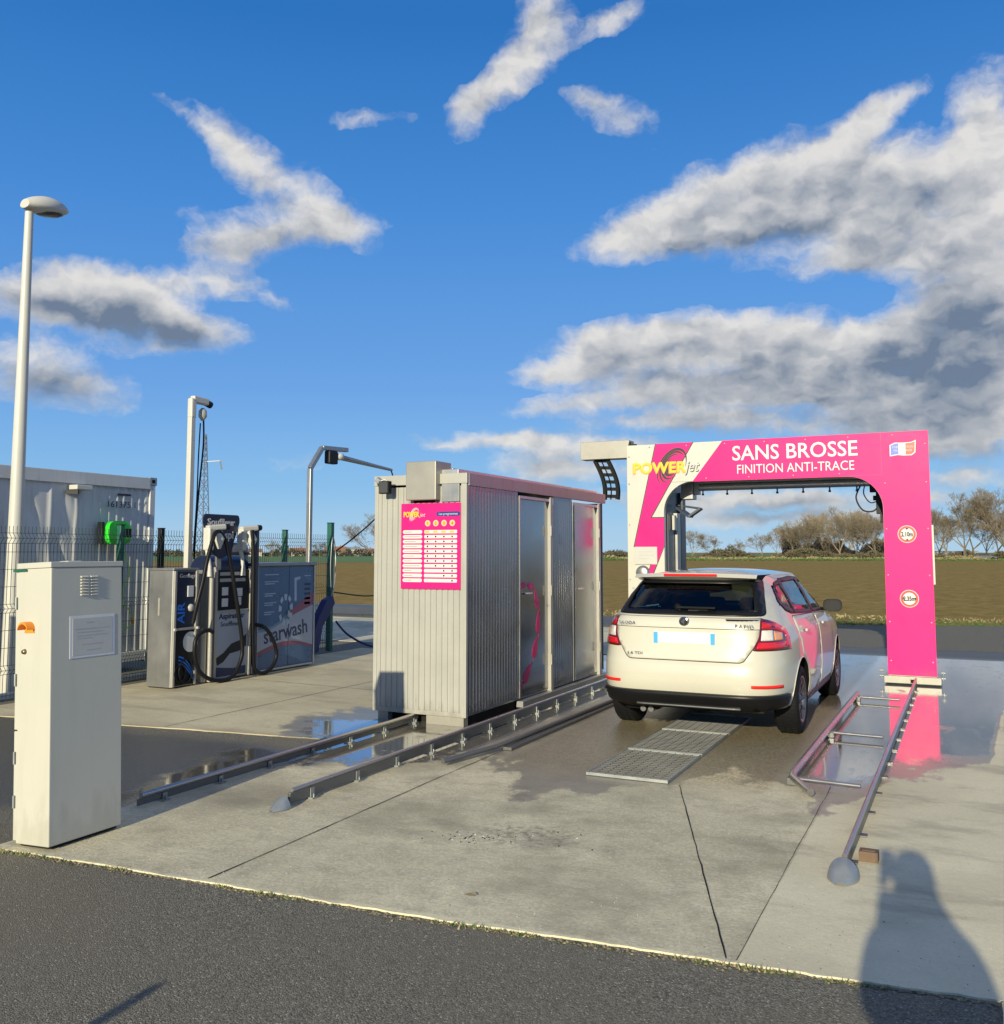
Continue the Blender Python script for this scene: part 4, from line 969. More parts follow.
def grow(pl, k, m):
    cx, cz = sum(p[0] for p in pl) / len(pl), sum(p[1] for p in pl) / len(pl)
    return [(x + math.copysign(k, x - cx), z + math.copysign(m, z - cz)) for x, z in pl]
REAR_KILL = grow(REAR_HOLE, .05, .028); SIDE_KILL = [grow(h_, .038, .022) for h_ in SIDE_HOLES]
def build_body():
    zs = [.17, .19, .22, .25, .28, .31, .34, .37, .40, .43, .46, .50, .54, .58, .62, .66, .69, .72, .75, .79, .83, .87, .91, .95, .98, 1.0, 1.02, 1.045, 1.07, 1.10, 1.12, 1.15, 1.18, 1.21, 1.24, 1.27, 1.30, 1.33, 1.36, 1.39, 1.42, 1.435, 1.45]
    N = 200; rings = [[(x, y, z) for x, y in contour(z, N)] for z in zs]
    last = contour(1.45, N); ym = (cyr(1.45) + cyf(1.45)) / 2
    for s_ in (.97, .92, .84, .72, .56, .38, .2, .06):
        rings.append([(x * s_, ym + (y - ym) * s_, 1.45 + .062 * (1 - s_ ** 2.2) - .02 * max(0, (y - ym)) * (1 - s_) * 0) for x, y in last])
    vs = [p for r in rings for p in r]; R = len(rings)
    fs = [(i * N + k, (i + 1) * N + k, (i + 1) * N + (k + 1) % N, i * N + (k + 1) % N) for i in range(R - 1) for k in range(N)]
    fs += [tuple(range(N)), tuple((R - 1) * N + k for k in range(N))[::-1]]
    me = bpy.data.meshes.new('body'); me.from_pydata(vs, [], fs); me.update()
    import bmesh
    bm = bmesh.new(); bm.from_mesh(me); bmesh.ops.recalc_face_normals(bm, faces=bm.faces); bm.to_mesh(me); bm.free()
    o = bpy.data.objects.new('body', me); COL.objects.link(o)
    cutters = []
    for sx in (-1, 1):
        for wy in (-1.27, 1.27):
            m = MB().tube([(sx * .52, wy, .33), (sx * 1.1, wy, .33)], .365, 40, 0, False)
            c = m.build('cut', 'dark', None, local=True); cutters.append(c)
            bo = o.modifiers.new('b', 'BOOLEAN'); bo.object = c; bo.operation = 'DIFFERENCE'; bo.solver = 'EXACT'
    dg = bpy.context.evaluated_depsgraph_get(); dg.update()
    nm = bpy.data.meshes.new_from_object(o.evaluated_get(dg))
    bpy.data.objects.remove(o)
    for c in cutters: bpy.data.objects.remove(c)
    nm.materials.clear()
    for q in ('car_paint', 'car_black', 'roof_gloss'): nm.materials.append(M[q])
    bm = bmesh.new(); bm.from_mesh(nm); kill = []
    for f in bm.faces:
        c = f.calc_center_median(); f.smooth = True; f.material_index = 0
        if c.z < .175 : f.material_index = 1
        for wy in (-1.27, 1.27):
            d = math.hypot(c.y - wy, c.z - .33)
            if d < .372 and abs(c.x) < .84 and (abs(f.normal.x) > .95 and abs(c.x) < .6 or abs(f.normal.x) < .3 and abs(d - .365) < .012): f.material_index = 1; f.smooth = False
        if 1.0 < c.z < 1.44:
            if c.y < -1.6 and in_poly((c.x, c.z), REAR_KILL): kill.append(f)
            elif c.y > .2 and abs(f.normal.x) < .6 and in_poly((c.x, c.z), FRONT_HOLE): kill.append(f)
            elif abs(f.normal.x) > .5 and any(in_poly((c.y, c.z), h_) for h_ in SIDE_KILL): kill.append(f)
        if c.z < .335 and c.y < -1.80 and abs(c.x) < .70: f.material_index = 1
        if c.z > 1.4515 and c.y > -1.40 and abs(c.x) < .50: f.material_index = 2
    bmesh.ops.delete(bm, geom=kill, context='FACES')
    bm.to_mesh(nm); bm.free()
    b = bpy.data.objects.new('body', nm); COL.objects.link(b); b.parent = car; ROOT[b.name] = CO
    try: nm.set_sharp_from_angle(angle=math.radians(38))
    except Exception: pass
    return b
# paint looks dark from inside the cabin
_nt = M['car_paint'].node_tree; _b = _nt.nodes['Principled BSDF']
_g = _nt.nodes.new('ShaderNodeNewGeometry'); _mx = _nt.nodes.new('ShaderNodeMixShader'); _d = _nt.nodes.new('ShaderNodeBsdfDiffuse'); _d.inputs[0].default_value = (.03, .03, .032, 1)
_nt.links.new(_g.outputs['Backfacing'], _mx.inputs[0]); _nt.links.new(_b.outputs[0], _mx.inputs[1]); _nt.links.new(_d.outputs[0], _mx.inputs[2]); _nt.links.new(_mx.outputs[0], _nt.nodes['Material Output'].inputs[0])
body = build_body()
def cpart(name, m, poly, fn, o0, o1, parent=car, res=.035, hole=None):
    return panel(MB(), poly, fn, o0, o1, 0, res, hole).build(name, m, parent, local=True)
# tailgate, with a dark shut line around it
TG = [(-.635, 1.088), (.635, 1.088), (.622, .96), (.610, .90), (.49, .712), (-.49, .712), (-.610, .90), (-.622, .96)]
TGr = round_poly(TG, .035)
TGo = round_poly([(x * 1.011, .905 + (z - .905) * 1.022) for x, z in TG], .038)
cpart('tailgate_gap', 'dark', TGo, f_rear, -.004, .0035, car)
tg = cpart('tailgate', 'car_paint', TGr, f_rear, .0, .0075, car)
cpart('crease', 'dark', [(-.62, .994), (.62, .994), (.62, .999), (-.62, .999)], f_rear, .0075, .0092, tg, res=.03)
# rear window: black edge, glass, wiper, spoiler and high brake lamp
rg = cpart('rear_window', 'car_black', round_poly(REAR_GLASS, .04), f_rear, -.002, .003, car, hole=round_poly(REAR_HOLE, .03))
cpart('pane', 'car_glass', round_poly([(x * 1.06, 1.27 + (z - 1.27) * 1.1) for x, z in REAR_HOLE], .05), f_rear, -.006, -.0045, rg, res=.06)
wp = MB(); P0, P1 = f_rear(-.02, 1.155) + Vector((0, -.02, 0)), f_rear(.58, 1.15) + Vector((0, -.02, .0))
Pm = f_rear(.25, 1.175) + Vector((0, -.025, 0)); wp.bar(f_rear(-.08, 1.175) + Vector((0, -.02, 0)), Pm, .02, .016).bar(f_rear(.02, 1.15) + Vector((0, -.014, 0)), P1, .012, .012).lathe([(.03, 0), (.028, .02), (0, .022)], f_rear(-.08, 1.175) + Vector((0, .004, 0)), (0, -1, .3), 14)
wp.build('wiper', 'car_black', rg, local=True)
spl = MB(); N = 24; secs = []
for i in range(N + 1):
    x = -.545 + 1.09 * i / N; e = 1; b0 = f_rear(x, 1.428)
    yb_ = -1.865 + .135 * (abs(x) / .545) ** 3.5; zt = 1.462 + .018 * (1 - (x / .545) ** 2)
    secs.append([(x, yb_, zt - .030), (x, b0.y + .0, 1.412), (x, b0.y + .22, 1.42), (x, b0.y + .34, zt - .004), (x, yb_ + .05, zt + .002)])
vs = [p for s_ in secs for p in s_]
spl.add(vs, [(i * 5 + k, i * 5 + (k + 1) % 5, (i + 1) * 5 + (k + 1) % 5, (i + 1) * 5 + k) for i in range(N) for k in range(5)], 0, False)
spl.add(secs[0], [(0, 1, 2, 3, 4)]); spl.add(secs[-1], [(4, 3, 2, 1, 0)])
sp_o = spl.build('spoiler', 'car_paint', car, .006, local=True)
MB().box(-.235, .235, -1.874, -1.862, 1.452, 1.473).build('brake_lamp', 'lamp_red', sp_o, .004, local=True)
# tail lamps
def tail_lamp(s_):
    def fa(q, z): return f_arc(s_ * q, z)
    o = round_poly([(.640, 1.085), (.80, 1.06), (.99, .992), (1.05, .93), (1.05, .815), (.570, .815), (.575, .84), (.620, .93)], .02)
    lamp = cpart('tail_lamp', 'lamp_red_dark', o, fa, -.002, .010, car, res=.03)
    cpart('red_band', 'lamp_red', round_poly([(.655, 1.058), (.80, 1.038), (.97, .977), (1.03, .925), (1.03, .84), (.955, .84), (.955, .945), (.80, .995), (.648, 1.005)], .014), fa, .0095, .0118, lamp, res=.03)
    cpart('red_band', 'lamp_red', round_poly([(.595, .832), (.95, .832), (.95, .885), (.615, .885)], .012), fa, .0095, .0118, lamp, res=.03)
    cpart('reversing_lamp', 'lamp_clear', round_poly([(.635, .90), (.765, .90), (.765, .986), (.645, .990)], .008), fa, .0095, .0118, lamp, res=.03)
    cpart('turn_lamp', 'lamp_amber', round_poly([(.772, .90), (.90, .90), (.90, .958), (.772, .983)], .008), fa, .0095, .0118, lamp, res=.03)
tail_lamp(1); tail_lamp(-1)
# lower bumper, reflectors, body crease
cpart('bumper_skirt', 'car_black', round_poly([(-1.02, .438), (1.02, .438), (.96, .34), (.55, .305), (-.55, .305), (-.96, .34)], .05), f_arc, -.010, .024, car, res=.04)
cpart('skirt_lip', 'steel_dark', [(-.42, .322), (.46, .322), (.46, .334), (-.42, .334)], f_arc, .024, .032, car, res=.06)
for s_ in (-1, 1):
    cpart('reflector', 'reflector', round_poly([(s_ * .56, .50), (s_ * .56, .525), (s_ * .90, .52), (s_ * .90, .492)], .008), f_arc, .0, .006, car, res=.03)
for s_ in (-1, 1):
    cpart('bumper_seam', 'dark', [(s_ * .60, .812), (s_ * 1.10, .812), (s_ * 1.10, .815), (s_ * .60, .815)], f_arc, .0005, .0015, car, res=.05)
# side: glass band, panes, doors with handles
for s_ in (1, -1):
    def fs_(y, z, s_=s_): return f_side(y, z, s_)
    sw = panel(MB(), round_poly(SIDE_GLASS, .03), fs_, -.002, .003, 0, .05, [round_poly(h_, .025) for h_ in SIDE_HOLES]).build('side_window', 'car_black', car, local=True)
    for h_ in SIDE_HOLES:
        cy, cz = sum(p[0] for p in h_) / 4, sum(p[1] for p in h_) / len(h_); cy = sum(p[0] for p in h_) / len(h_)
        cpart('pane', 'car_glass', [(cy + (y - cy) * 1.12, cz + (z - cz) * 1.18) for y, z in h_], fs_, -.006, -.0045, sw, res=.07)
    rd = [(-1.30, .98), (-1.28, 1.075), (-.16, 1.04), (-.16, .30), (-.78, .29), (-.86, .42), (-1.02, .60), (-1.22, .72)]
    fd = [(-.10, 1.035), (.78, 1.0), (.84, .80), (.80, .30), (-.10, .30)]
    for k, dp in enumerate((rd, fd)):
        dpr = round_poly(dp, .04); cy, cz = sum(p[0] for p in dp) / len(dp), sum(p[1] for p in dp) / len(dp)
        cpart('door_gap', 'dark', round_poly([(cy + (y - cy) * 1.014, cz + (z - cz) * 1.018) for y, z in dp], .045), fs_, -.002, .001, car, res=.07)
        dr = cpart('door', 'car_paint', dpr, fs_, .0, .0038, car, res=.07)
        hy = -1.02 if k == 0 else .06
        P = f_side(hy, .93, s_); Q = f_side(hy + .19, .925, s_)
        MB().bar(P + Vector((s_ * .022, 0, 0)), Q + Vector((s_ * .022, 0, 0)), .022, .030).build('handle', 'car_paint', dr, .008, local=True)
    cpart('sill_trim', 'car_black', [(-.86, .235), (.86, .235), (.86, .275), (-.86, .275)], fs_, -.002, .008, car, res=.1)
    # arch lip
    for wy in (-1.27, 1.27):
        ri = MB(); P = []
        for i in range(29):
            a = math.radians(-18 + 216 * i / 28); y, z = wy + .372 * math.cos(a), .33 + .372 * math.sin(a)
            if z > .22: P.append(f_side(y, z, s_) + Vector((s_ * .0, 0, 0)))
        ri.tube(P, .006, 6); ri.build('arch_lip', 'car_paint', car, local=True)
# mirrors
for s_ in (1, -1):
    A = f_side(.66, 1.04, s_)
    m_ = MB(); c = A + Vector((s_ * .125, .03, .040)); prof = []
    for i in range(9):
        t = i / 8; prof.append((.001 if i in (0,) else 1, t))
    sec = []
    for i in range(9):
        t = i / 8; yy = c.y - .055 + .12 * t; k = (1 - t ** 2.2) ** .5 if t < 1 else .05
        sec.append([(c.x + .098 * max(k, .1) * math.copysign(abs(math.cos(a)) ** .6, math.cos(a)), yy, c.z + .072 * max(k, .1) * math.copysign(abs(math.sin(a)) ** .7, math.sin(a))) for a in [2 * math.pi * j / 20 for j in range(20)]])
    vs = [p for q in sec for p in q]
    m_.add(vs, [(i * 20 + j, i * 20 + (j + 1) % 20, (i + 1) * 20 + (j + 1) % 20, (i + 1) * 20 + j) for i in range(8) for j in range(20)], 0, True)
    m_.add(sec[0], [tuple(range(20))], 1); m_.bar(A, c + Vector((-s_ * .05, .02, -.05)), .05, .035, 1)
    mo = m_.build('wing_mirror', ['car_paint', 'car_black'], car, local=True)
    g_ = MB(); g_.add([(c.x + .080 * math.copysign(abs(math.cos(a)) ** .6, math.cos(a)), c.y - .059, c.z + .058 * math.copysign(abs(math.sin(a)) ** .7, math.sin(a))) for a in [2 * math.pi * j / 20 for j in range(20)]], [tuple(range(20))]); g_.build('mirror_glass', 'black', mo, local=True)  # black colour stands in for the dark ground the mirror reflects
# wheels
def wheel(s_, wy):
    c = Vector((s_ * .735, wy, .312)); R = .312; ax = (s_, 0, 0)
    tp = [(.205, -.10), (.27, -.105), (.298, -.095), (.310, -.07), (.312, -.03), (.312, .03), (.310, .07), (.298, .095), (.27, .105), (.215, .10), (.205, .06)]
    w_ = MB().lathe(tp, c, ax, 48)
    for k in range(56):   # tread blocks
        a = 2 * math.pi * k / 56
        for off in (-.055, 0.0, .055):
            p = c + Vector((0, math.cos(a), math.sin(a))) * .3125; w_.bar(p + Vector((off - .022, 0, 0)), p + Vector((off + .022, math.cos(a + 1.57) * .006, math.sin(a + 1.57) * .006)), .022, .006, 0, up=(0, math.cos(a), math.sin(a)))
    wo = w_.build('wheel', 'rubber', car, local=True)
    r_ = MB().lathe([(.20, -.09), (.195, .0), (.205, .085), (.213, .10), (.200, .098), (.188, .07), (.185, 0)], c, ax, 40)
    r_.lathe([(0, .085), (.035, .083), (.05, .07), (.06, .03), (.06, 0)], c, ax, 24)
    for k in range(10):
        a = 2 * math.pi * k / 10; d = Vector((0, math.cos(a), math.sin(a)))
        r_.bar(c + d * .05 + Vector((s_ * .06, 0, 0)), c + d * .195 + Vector((s_ * .082, 0, 0)), .026, .02, 0, up=(1, 0, 0))
    r_.build('rim', 'rim', wo, local=True)
    MB().lathe([(0, .01), (.135, .01), (.135, -.01), (0, -.01)], c, ax, 24).build('brake_disc', 'steel_dark', wo, local=True)
for s_ in (-1, 1):
    for wy in (-1.27, 1.27): wheel(s_, wy)
# underside, exhaust, tow eye
un = MB().box(-.5, .5, -1.5, 1.9, .19, .30).box(-.60, -.28, -1.90, -1.55, .22, .33).build('underbody', 'car_black', car, .03, local=True)
MB().tube([(-.5, -1.27, .30), (.5, -1.27, .30)], .04, 10).build('rear_axle', 'car_black', car, local=True)
MB().tube([(-.42, -1.5, .235), (-.42, -1.93, .232)], .025, 12).tube([(-.35, -1.5, .235), (-.35, -1.93, .232)], .025, 12).build('exhaust_pipe', 'rail', car, local=True)
# interior seen through the rear window
for x in (-.36, .36):
    st_ = MB().box(x - .25, x + .25, -.30, -.16, .45, 1.13).box(x - .13, x + .13, -.27, -.19, 1.16, 1.33).tube([(x - .05, -.23, 1.12), (x - .05, -.23, 1.18)], .008).tube([(x + .05, -.23, 1.12), (x + .05, -.23, 1.18)], .008)
    st_.build('front_seat', 'fabric', car, .04, local=True)
st_ = MB().box(-.58, .58, -1.10, -.94, .45, 1.10)
for x in (-.38, 0, .38): st_.box(x - .12, x + .12, -1.09, -1.0, 1.11, 1.23)
st_.build('rear_seat', 'fabric', car, .035, local=True)
MB().box(-.60, .60, -1.80, -1.12, 1.02, 1.04).build('parcel_shelf', 'fabric', car, .01, local=True)
MB().box(-.62, .62, .55, .95, .75, 1.07).build('dashboard', 'fabric', car, .04, local=True)
MB().box(-.66, .66, -1.7, 1.2, .32, .36).build('cabin_floor', 'fabric', car, local=True)
# number plate, badges
pl_ = MB().prism([(-.26, -.055), (.26, -.055), (.26, .055), (-.26, .055)], f_rear(0, .905) + Vector((0, -.0055, 0)), EX, EZ, 0, .006).build('number_plate', 'plate', car, .002, local=True)
for x in (-.245, .245):
    MB().prism([(x - .018, -.050), (x + .018, -.050), (x + .018, .050), (x - .018, .050)], f_rear(0, .905) + Vector((0, -.0117, 0)), EX, EZ, 0, .001).build('blue_strip', 'plate_blue', pl_, local=True)
def world_text(body_, size, m, org, width, parent=car, bold=.0, sp=1.0):
    return text_mesh('lettering', body_, size, m, parent, CO + org, EX, EZ, width=width, extrude=.0015, bold=bold, spacing=sp)
_sk = f_rear(-.42, 1.015); _sk.x = -.575
world_text('SKODA', .042, 'grey_text', _sk + Vector((0, -.022, .002)), .145, sp=1.2)
world_text('RAPID', .042, 'grey_text', f_rear(.42, 1.012) + Vector((.01, -.022, .002)), .15, sp=1.2)
world_text('1.6 TDI', .034, 'grey_text', f_rear(-.37, .750) + Vector((-.13, -.012, .0)), .13)
e0 = f_rear(0, 1.052) + Vector((0, -.008, 0))
em = MB().lathe([(0, .008), (.036, .007), (.043, .004), (.046, -.004)], e0, (0, -1, 0), 32).build('emblem', 'chrome', car, local=True)
MB().lathe([(0, .0085), (.034, .0080)], e0 + Vector((0, -.0006, 0)), (0, -1, 0), 28).build('emblem_face', 'black', em, local=True)
q = MB(); q.prism([(-.004, -.026), (.004, -.026), (.004, .010), (.012, .004), (.018, .010), (.0, .028), (-.014, .014), (-.006, .012)], e0 + Vector((0, -.0095, 0)), EX, EZ, 0, .0015)
q.prism([(-.024, -.006), (-.007, -.012), (-.007, .006), (-.018, .012)], e0 + Vector((0, -.0095, 0)), EX, EZ, 0, .0015)
q.build('emblem_arrow', 'chrome', em, local=True)

# ================================================================ LEFT SIDE
# ---- cream service cabinet in the foreground ----------------------------
cu0, cu1, cv0, cv1, ch_ = -5.045, -4.755, 3.87, 4.39, 1.636
cab = thing('service_cabinet', 'tall cream metal service cabinet with an orange cap, louvres and a posted notice', 'cabinet', (-4.95, 4.155, -.004))
cab.rotation_euler = (0, -math.radians(2.5), 0)   # it leans slightly
# slightly narrower at the foot like the photographed one: a straight box with a folded lid
MB().box(cu0 + .012, cu1, cv0, cv1, .015, ch_ - .035).build('body', 'cabinet_paint', cab, .006)
MB().box(cu0 + .0, cu1 + .004, cv0 - .006, cv1 + .006, ch_ - .034, ch_).build('lid', 'cabinet_paint', cab, .004)
MB().box(cu0 - .018, cu0 + .011, cv0 + .004, cv1 - .01, .66, ch_ - .045).box(cu0 - .018, cu0 + .011, cv0 + .004, cv1 - .01, .03, .652).build('door', 'cabinet_paint', cab, .004)
MB().box(cu0 - .028, cu0 + .09, cv0 - .009, cv0 - .0065, ch_ - .050, ch_ - .036).build('green_strip', 'green_post', cab)
MB().box(cu0 + .03, cu1 - .02, cv0 + .02, cv1 - .02, .001, .014).build('base', 'dark', cab)
for z_ in (.25, .50, .95, 1.40): MB().tube([(cu0 - .004, cv0 - .004, z_ - .035), (cu0 - .004, cv0 - .004, z_ + .035)], .007, 8).build('hinge', 'galv', cab)
MB().box(cu1 - .18, cu1 - .10, cv0 + .2, cv0 + .3, ch_, ch_ + .008).build('lid_plate', 'paper', cab, .003)
o_ = MB(); n = 14; R_ = .042
for w_ in (0,):
    ring = []
    for k in range(n + 1):
        a = math.pi * (1.0 - k / n); ring.append((cu0 + .115 + R_ * math.cos(a), 1.245 + R_ * math.sin(a) * 1.1))
    o_.prism(ring + [(x * 1.0, z - .012) for x, z in ring[::-1] if True][1:-1], (0, cv0, 0), EX, EZ, 0, .055)
    o_.prism([(cu0 + .072, 1.225), (cu0 + .158, 1.225), (cu0 + .145, 1.245), (cu0 + .085, 1.25)], (0, cv0, 0), EX, EZ, 0, .006)
o_.build('orange_cap', 'orange', cab)
MB().lathe([(0, .016), (.012, .016), (.017, .0)], (cu0 + .072, cv0, 1.115), (0, -1, 0), 16).build('lock', 'brass', cab)
lv = MB()
for j in range(2):
    for i in range(7):
        y0 = cv0 + .205 + j * .070; z0 = 1.43 + i * .018
        lv.add([(cu1 + .0005, y0, z0), (cu1 + .0005, y0 + .058, z0), (cu1 + .011, y0 + .053, z0 + .003), (cu1 + .011, y0 + .005, z0 + .003), (cu1 + .0005, y0, z0 + .012), (cu1 + .0005, y0 + .058, z0 + .012)], [(0, 1, 2, 3), (3, 2, 5, 4), (0, 3, 4), (1, 5, 2)])
lv.build('louvres', 'cabinet_paint', cab)
nt_ = MB().box(cu1 + .0005, cu1 + .003, cv0 + .13, cv0 + .46, 1.06, 1.31).build('notice', 'sleeve', cab, .001)
MB().box(cu1 + .003, cu1 + .0042, cv0 + .15, cv0 + .44, 1.075, 1.295).build('sheet', 'paper', nt_)
tl = MB()
for z, a, b__ in ((1.265, .09, .15), (1.228, .01, .27), (1.208, .03, .22), (1.188, .03, .26), (1.172, .03, .14), (1.135, .06, .22), (1.10, .10, .20)):
    tl.box(cu1 + .0042, cu1 + .0048, cv0 + .15 + a, cv0 + .15 + b__, z, z + .006)
tl.build('print', 'jet_grey', nt_)

# ---- street lamp --------------------------------------------------------
sl = thing('street_lamp', 'tall white street lamp with an oval head, standing by the left edge', 'street lamp', (-10.42, 7.83, 0))
MB().lathe([(.10, 0), (.095, .9), (.075, 3.2), (.05, 5.95)], (-10.42, 7.83, 0), (0, 0, 1), 20).build('pole', 'lamp_white', sl)
hd = MB(); sec = []
for i in range(13):
    t = i / 12; yy = 7.76 + .62 * t; w_ = .16 * max(.05, math.sin(math.pi * min(1, .10 + t * .88)) ** .55); hh_ = .15 * max(.06, math.sin(math.pi * min(1, .09 + t * .89)) ** .6); zc = 6.03 + .09 * t
    sec.append([(-10.42 + w_ * math.cos(2 * math.pi * k / 20), yy, zc + hh_ * (math.sin(2 * math.pi * k / 20) if math.sin(2 * math.pi * k / 20) > 0 else .62 * math.sin(2 * math.pi * k / 20))) for k in range(20)])
vs = [p for q in sec for p in q]
hd.add(vs, [(i * 20 + j, i * 20 + (j + 1) % 20, (i + 1) * 20 + (j + 1) % 20, (i + 1) * 20 + j) for i in range(12) for j in range(20)], 0, True)
hd.add(sec[0], [tuple(range(20))]); hd.add(sec[-1], [tuple(range(20))[::-1]])
ho = hd.build('lamp_head', 'lamp_white', sl)
q = MB(); q.lathe([(0, -.03), (.08, -.025), (.12, .0), (.12, .02)], (0, 0, 0), (0, 0, 1), 24)
q.v = [(-10.42 + x, 8.10 + y * 1.7, 6.01 + z + y * .25) for x, y, z in q.v]; q.build('lens', 'lens', ho)

# ---- white shipping container ------------------------------------------
FU = -10.82
con = thing('shipping_container', 'dented grey-white shipping container standing behind the wire fence', 'container', (FU - 1.2, 4.4, 0))
cv_0, cv_1, cz0, cz1 = -1.8, 10.42, .12, 2.80
N_, K_ = 420, 46; vs = []
def wall_x(v, z):
    d = 0
    # narrow vertical beads with flat dented panels between
    ph = (v - .12) % .405
    if ph < .06: d += .030 * math.sin(math.pi * ph / .05)
    if v > 9.35: d += -.02 + .02 * (1 if (v * 7.5) % 1 < .45 else 0)
    d += -.012 * max(0, mnoise.noise(Vector((v * 1.1, z * .9, 3)))) - .006 * abs(mnoise.noise(Vector((v * 2.6 + z * .9, z * 1.3, 8))))
    for (a, b_, r, h_) in ((8.75, 1.75, .34, .06), (8.35, 2.25, .30, .05), (9.0, 2.3, .35, -.04), (8.1, 1.3, .3, .05), (7.7, 2.1, .3, .04), (9.1, 1.35, .25, .045)):
        q_ = ((v - a) * 1.0 + (z - b_) * .35) ** 2 / (r * .45) ** 2 + (z - b_) ** 2 / r ** 2
        if q_ < 1: d -= h_ * .55 * (1 - q_) ** 2
    return FU - .03 + d
for i in range(N_ + 1):
    v = cv_0 + .1 + (cv_1 - cv_0 - .2) * i / N_
    if v < 5: pass
    for k in range(K_ + 1):
        z = cz0 + .16 + (cz1 - cz0 - .34) * k / K_; vs.append((wall_x(v, z), v, z))
w_ = MB().add(vs, [(i * (K_ + 1) + k, (i + 1) * (K_ + 1) + k, (i + 1) * (K_ + 1) + k + 1, i * (K_ + 1) + k + 1) for i in range(N_) for k in range(K_)], 0, True)
w_.build('side_wall', 'container', con)
f_ = MB()
f_.box(FU - .09, FU + .01, cv_0 + .101, cv_1 - .101, cz1 - .18, cz1 - .01); f_.build('top_rail', 'container', con, .006)
MB().box(FU - .09, FU + .006, cv_0 + .101, cv_1 - .101, cz0 + .02, cz0 + .16).build('bottom_rail', 'container', con, .006)
for v in (cv_0, cv_1 - .1):
    MB().box(FU - .14, FU + .004, v + .001, v + .099, cz0 + .12, cz1 - .12).build('corner_post', 'container', con, .008)
    for z in (cz0, cz1 - .12):
        c_ = MB().box(FU - .16, FU + .012, v - .02, v + .12, z + .001, z + .119).build('corner_casting', 'steel_dark', con, .008)
        MB().box(FU + .0125, FU + .014, v + .02, v + .08, z + .035, z + .085).build('lock_hole', 'dark', c_)
MB().box(FU - 2.42, FU - .10, cv_0 + .02, cv_1 - .02, cz0 + .03, cz1 - .02).build('box', 'container', con)
for v in (-1.2, 1.8, 4.6, 7.2, 9.55):
    MB().box(FU - 2.3, FU - .02, v, v + .3, .001, cz0 - .001).build('support_block', 'dark', con)
MB().box(FU + .001, FU + .004, 9.72, 9.96, 2.50, 2.53).build('marking_strip', 'black_line', con)
text_mesh('lettering', '161375', .125, 'black_line', con, (FU + .012, 9.52, 2.33), EY, EZ, width=.40)
text_mesh('lettering', '1', .125, 'black_line', con, (FU + .012, 10.0, 2.33), EY, EZ)
# flood lamp fixed under the roof rail
fl = MB().box(FU + .0, FU + .16, 8.90, 9.16, 2.535, 2.60).build('wall_lamp', 'lamp_white', con, .01)
MB().bar((FU - .02, 8.88, 2.50), (FU + .12, 8.96, 2.50), .05, .05).build('lamp_bracket', 'black', fl)

# ---- wire mesh fence ----------------------------------------------------
FX = -10.0
fen = thing('mesh_fence', 'green wire mesh fence with posts in front of the container', 'fence', (FX, 9.1, 0))
posts = [(3.9, 2.05), (6.45, 2.05), (9.06, 2.05), (9.76, 2.02), (12.42, 2.05), (13.66, 2.20)]
for i, (v, h_) in enumerate(posts):
    w_ = .035 if i < 5 else .045
    p_ = MB().box(FX - w_, FX + w_, v - w_, v + w_, .0, h_).build('post', 'black' if i == 3 else 'green_post', fen, .006)
    MB().box(FX - w_ - .004, FX + w_ + .004, v - w_ - .004, v + w_ + .004, h_ + .0005, h_ + .012).build('post_cap', 'black', p_)
for (a, _), (b_, _) in zip(posts, posts[1:]):
    if b_ > 13 and a > 12.5: continue
    m = MB(); n = max(2, int((b_ - a) / .052)); fold = [(0, .03), (0, .30), (.045, .35), (0, .40), (0, 1.00), (.045, 1.05), (0, 1.10), (0, 1.80), (.05, 1.86), (0, 1.92), (0, 2.0)]
    r_ = .0032
    for i in range(n + 1):
        y = a + .04 + (b_ - a - .08) * i / n
        P = [(FX + .045 + x, y, z) for x, z in fold]
        m.tube(P, r_, 4, 0, False)
    for z in (.06, .30, .40, .60, .80, 1.00, 1.10, 1.30, 1.50, 1.70, 1.80, 1.92):
        m.tube([(FX + .049, a, z), (FX + .049, b_, z)], .0038, 4, 0, False)
    for z in (.35, 1.05, 1.86): m.tube([(FX + .093, a, z), (FX + .093, b_, z)], .0038, 4, 0, False)
    m.build('mesh_panel', 'fence_wire', fen)
# gravel board / pale sill along the fence foot
t = MB().box(FX - .18, FX - .10, 4.0, 13.5, -.01, .06).build('edging_strip', 'container', None, .005)
tag(t, 'pale concrete edging strip along the foot of the wire fence', 'kerb')

# ---- hose reel ----------------------------------------------------------
reel = thing('hose_reel', 'bright green hose reel mounted on the container behind the fence', 'hose reel', (FU + .2, 9.5, 1.70))
rb = MB(); n = 24
def sq(cy, cz, w_, h_, p=3.2):
    out = []
    for k in range(n):
        a = 2 * math.pi * k / n; c, s = math.cos(a), math.sin(a)
        out.append((cy + w_ * math.copysign(abs(c) ** (2 / p), c), cz + h_ * math.copysign(abs(s) ** (2 / p), s)))
    return out
RY, RZ = 9.62, 1.965
secs = [(FU + .06, .15, .125), (FU + .08, .185, .165), (FU + .18, .195, .17), (FU + .23, .17, .145), (FU + .25, .13, .11)]
vs = []
for x, w_, h_ in secs: vs += [(x, y, z) for y, z in sq(RY, RZ, w_, h_)]
rb.add(vs, [(i * n + k, i * n + (k + 1) % n, (i + 1) * n + (k + 1) % n, (i + 1) * n + k) for i in range(4) for k in range(n)], 0, True)
rb.add(vs[-n:], [tuple(range(n))]); rb.add(vs[:n], [tuple(range(n))[::-1]])
rbo = rb.build('casing', 'reel_green', reel)
MB().box(FU + .245, FU + .262, RY + .02, RY + .14, RZ - .06, RZ + .06).build('recess', 'black', rbo, .004)
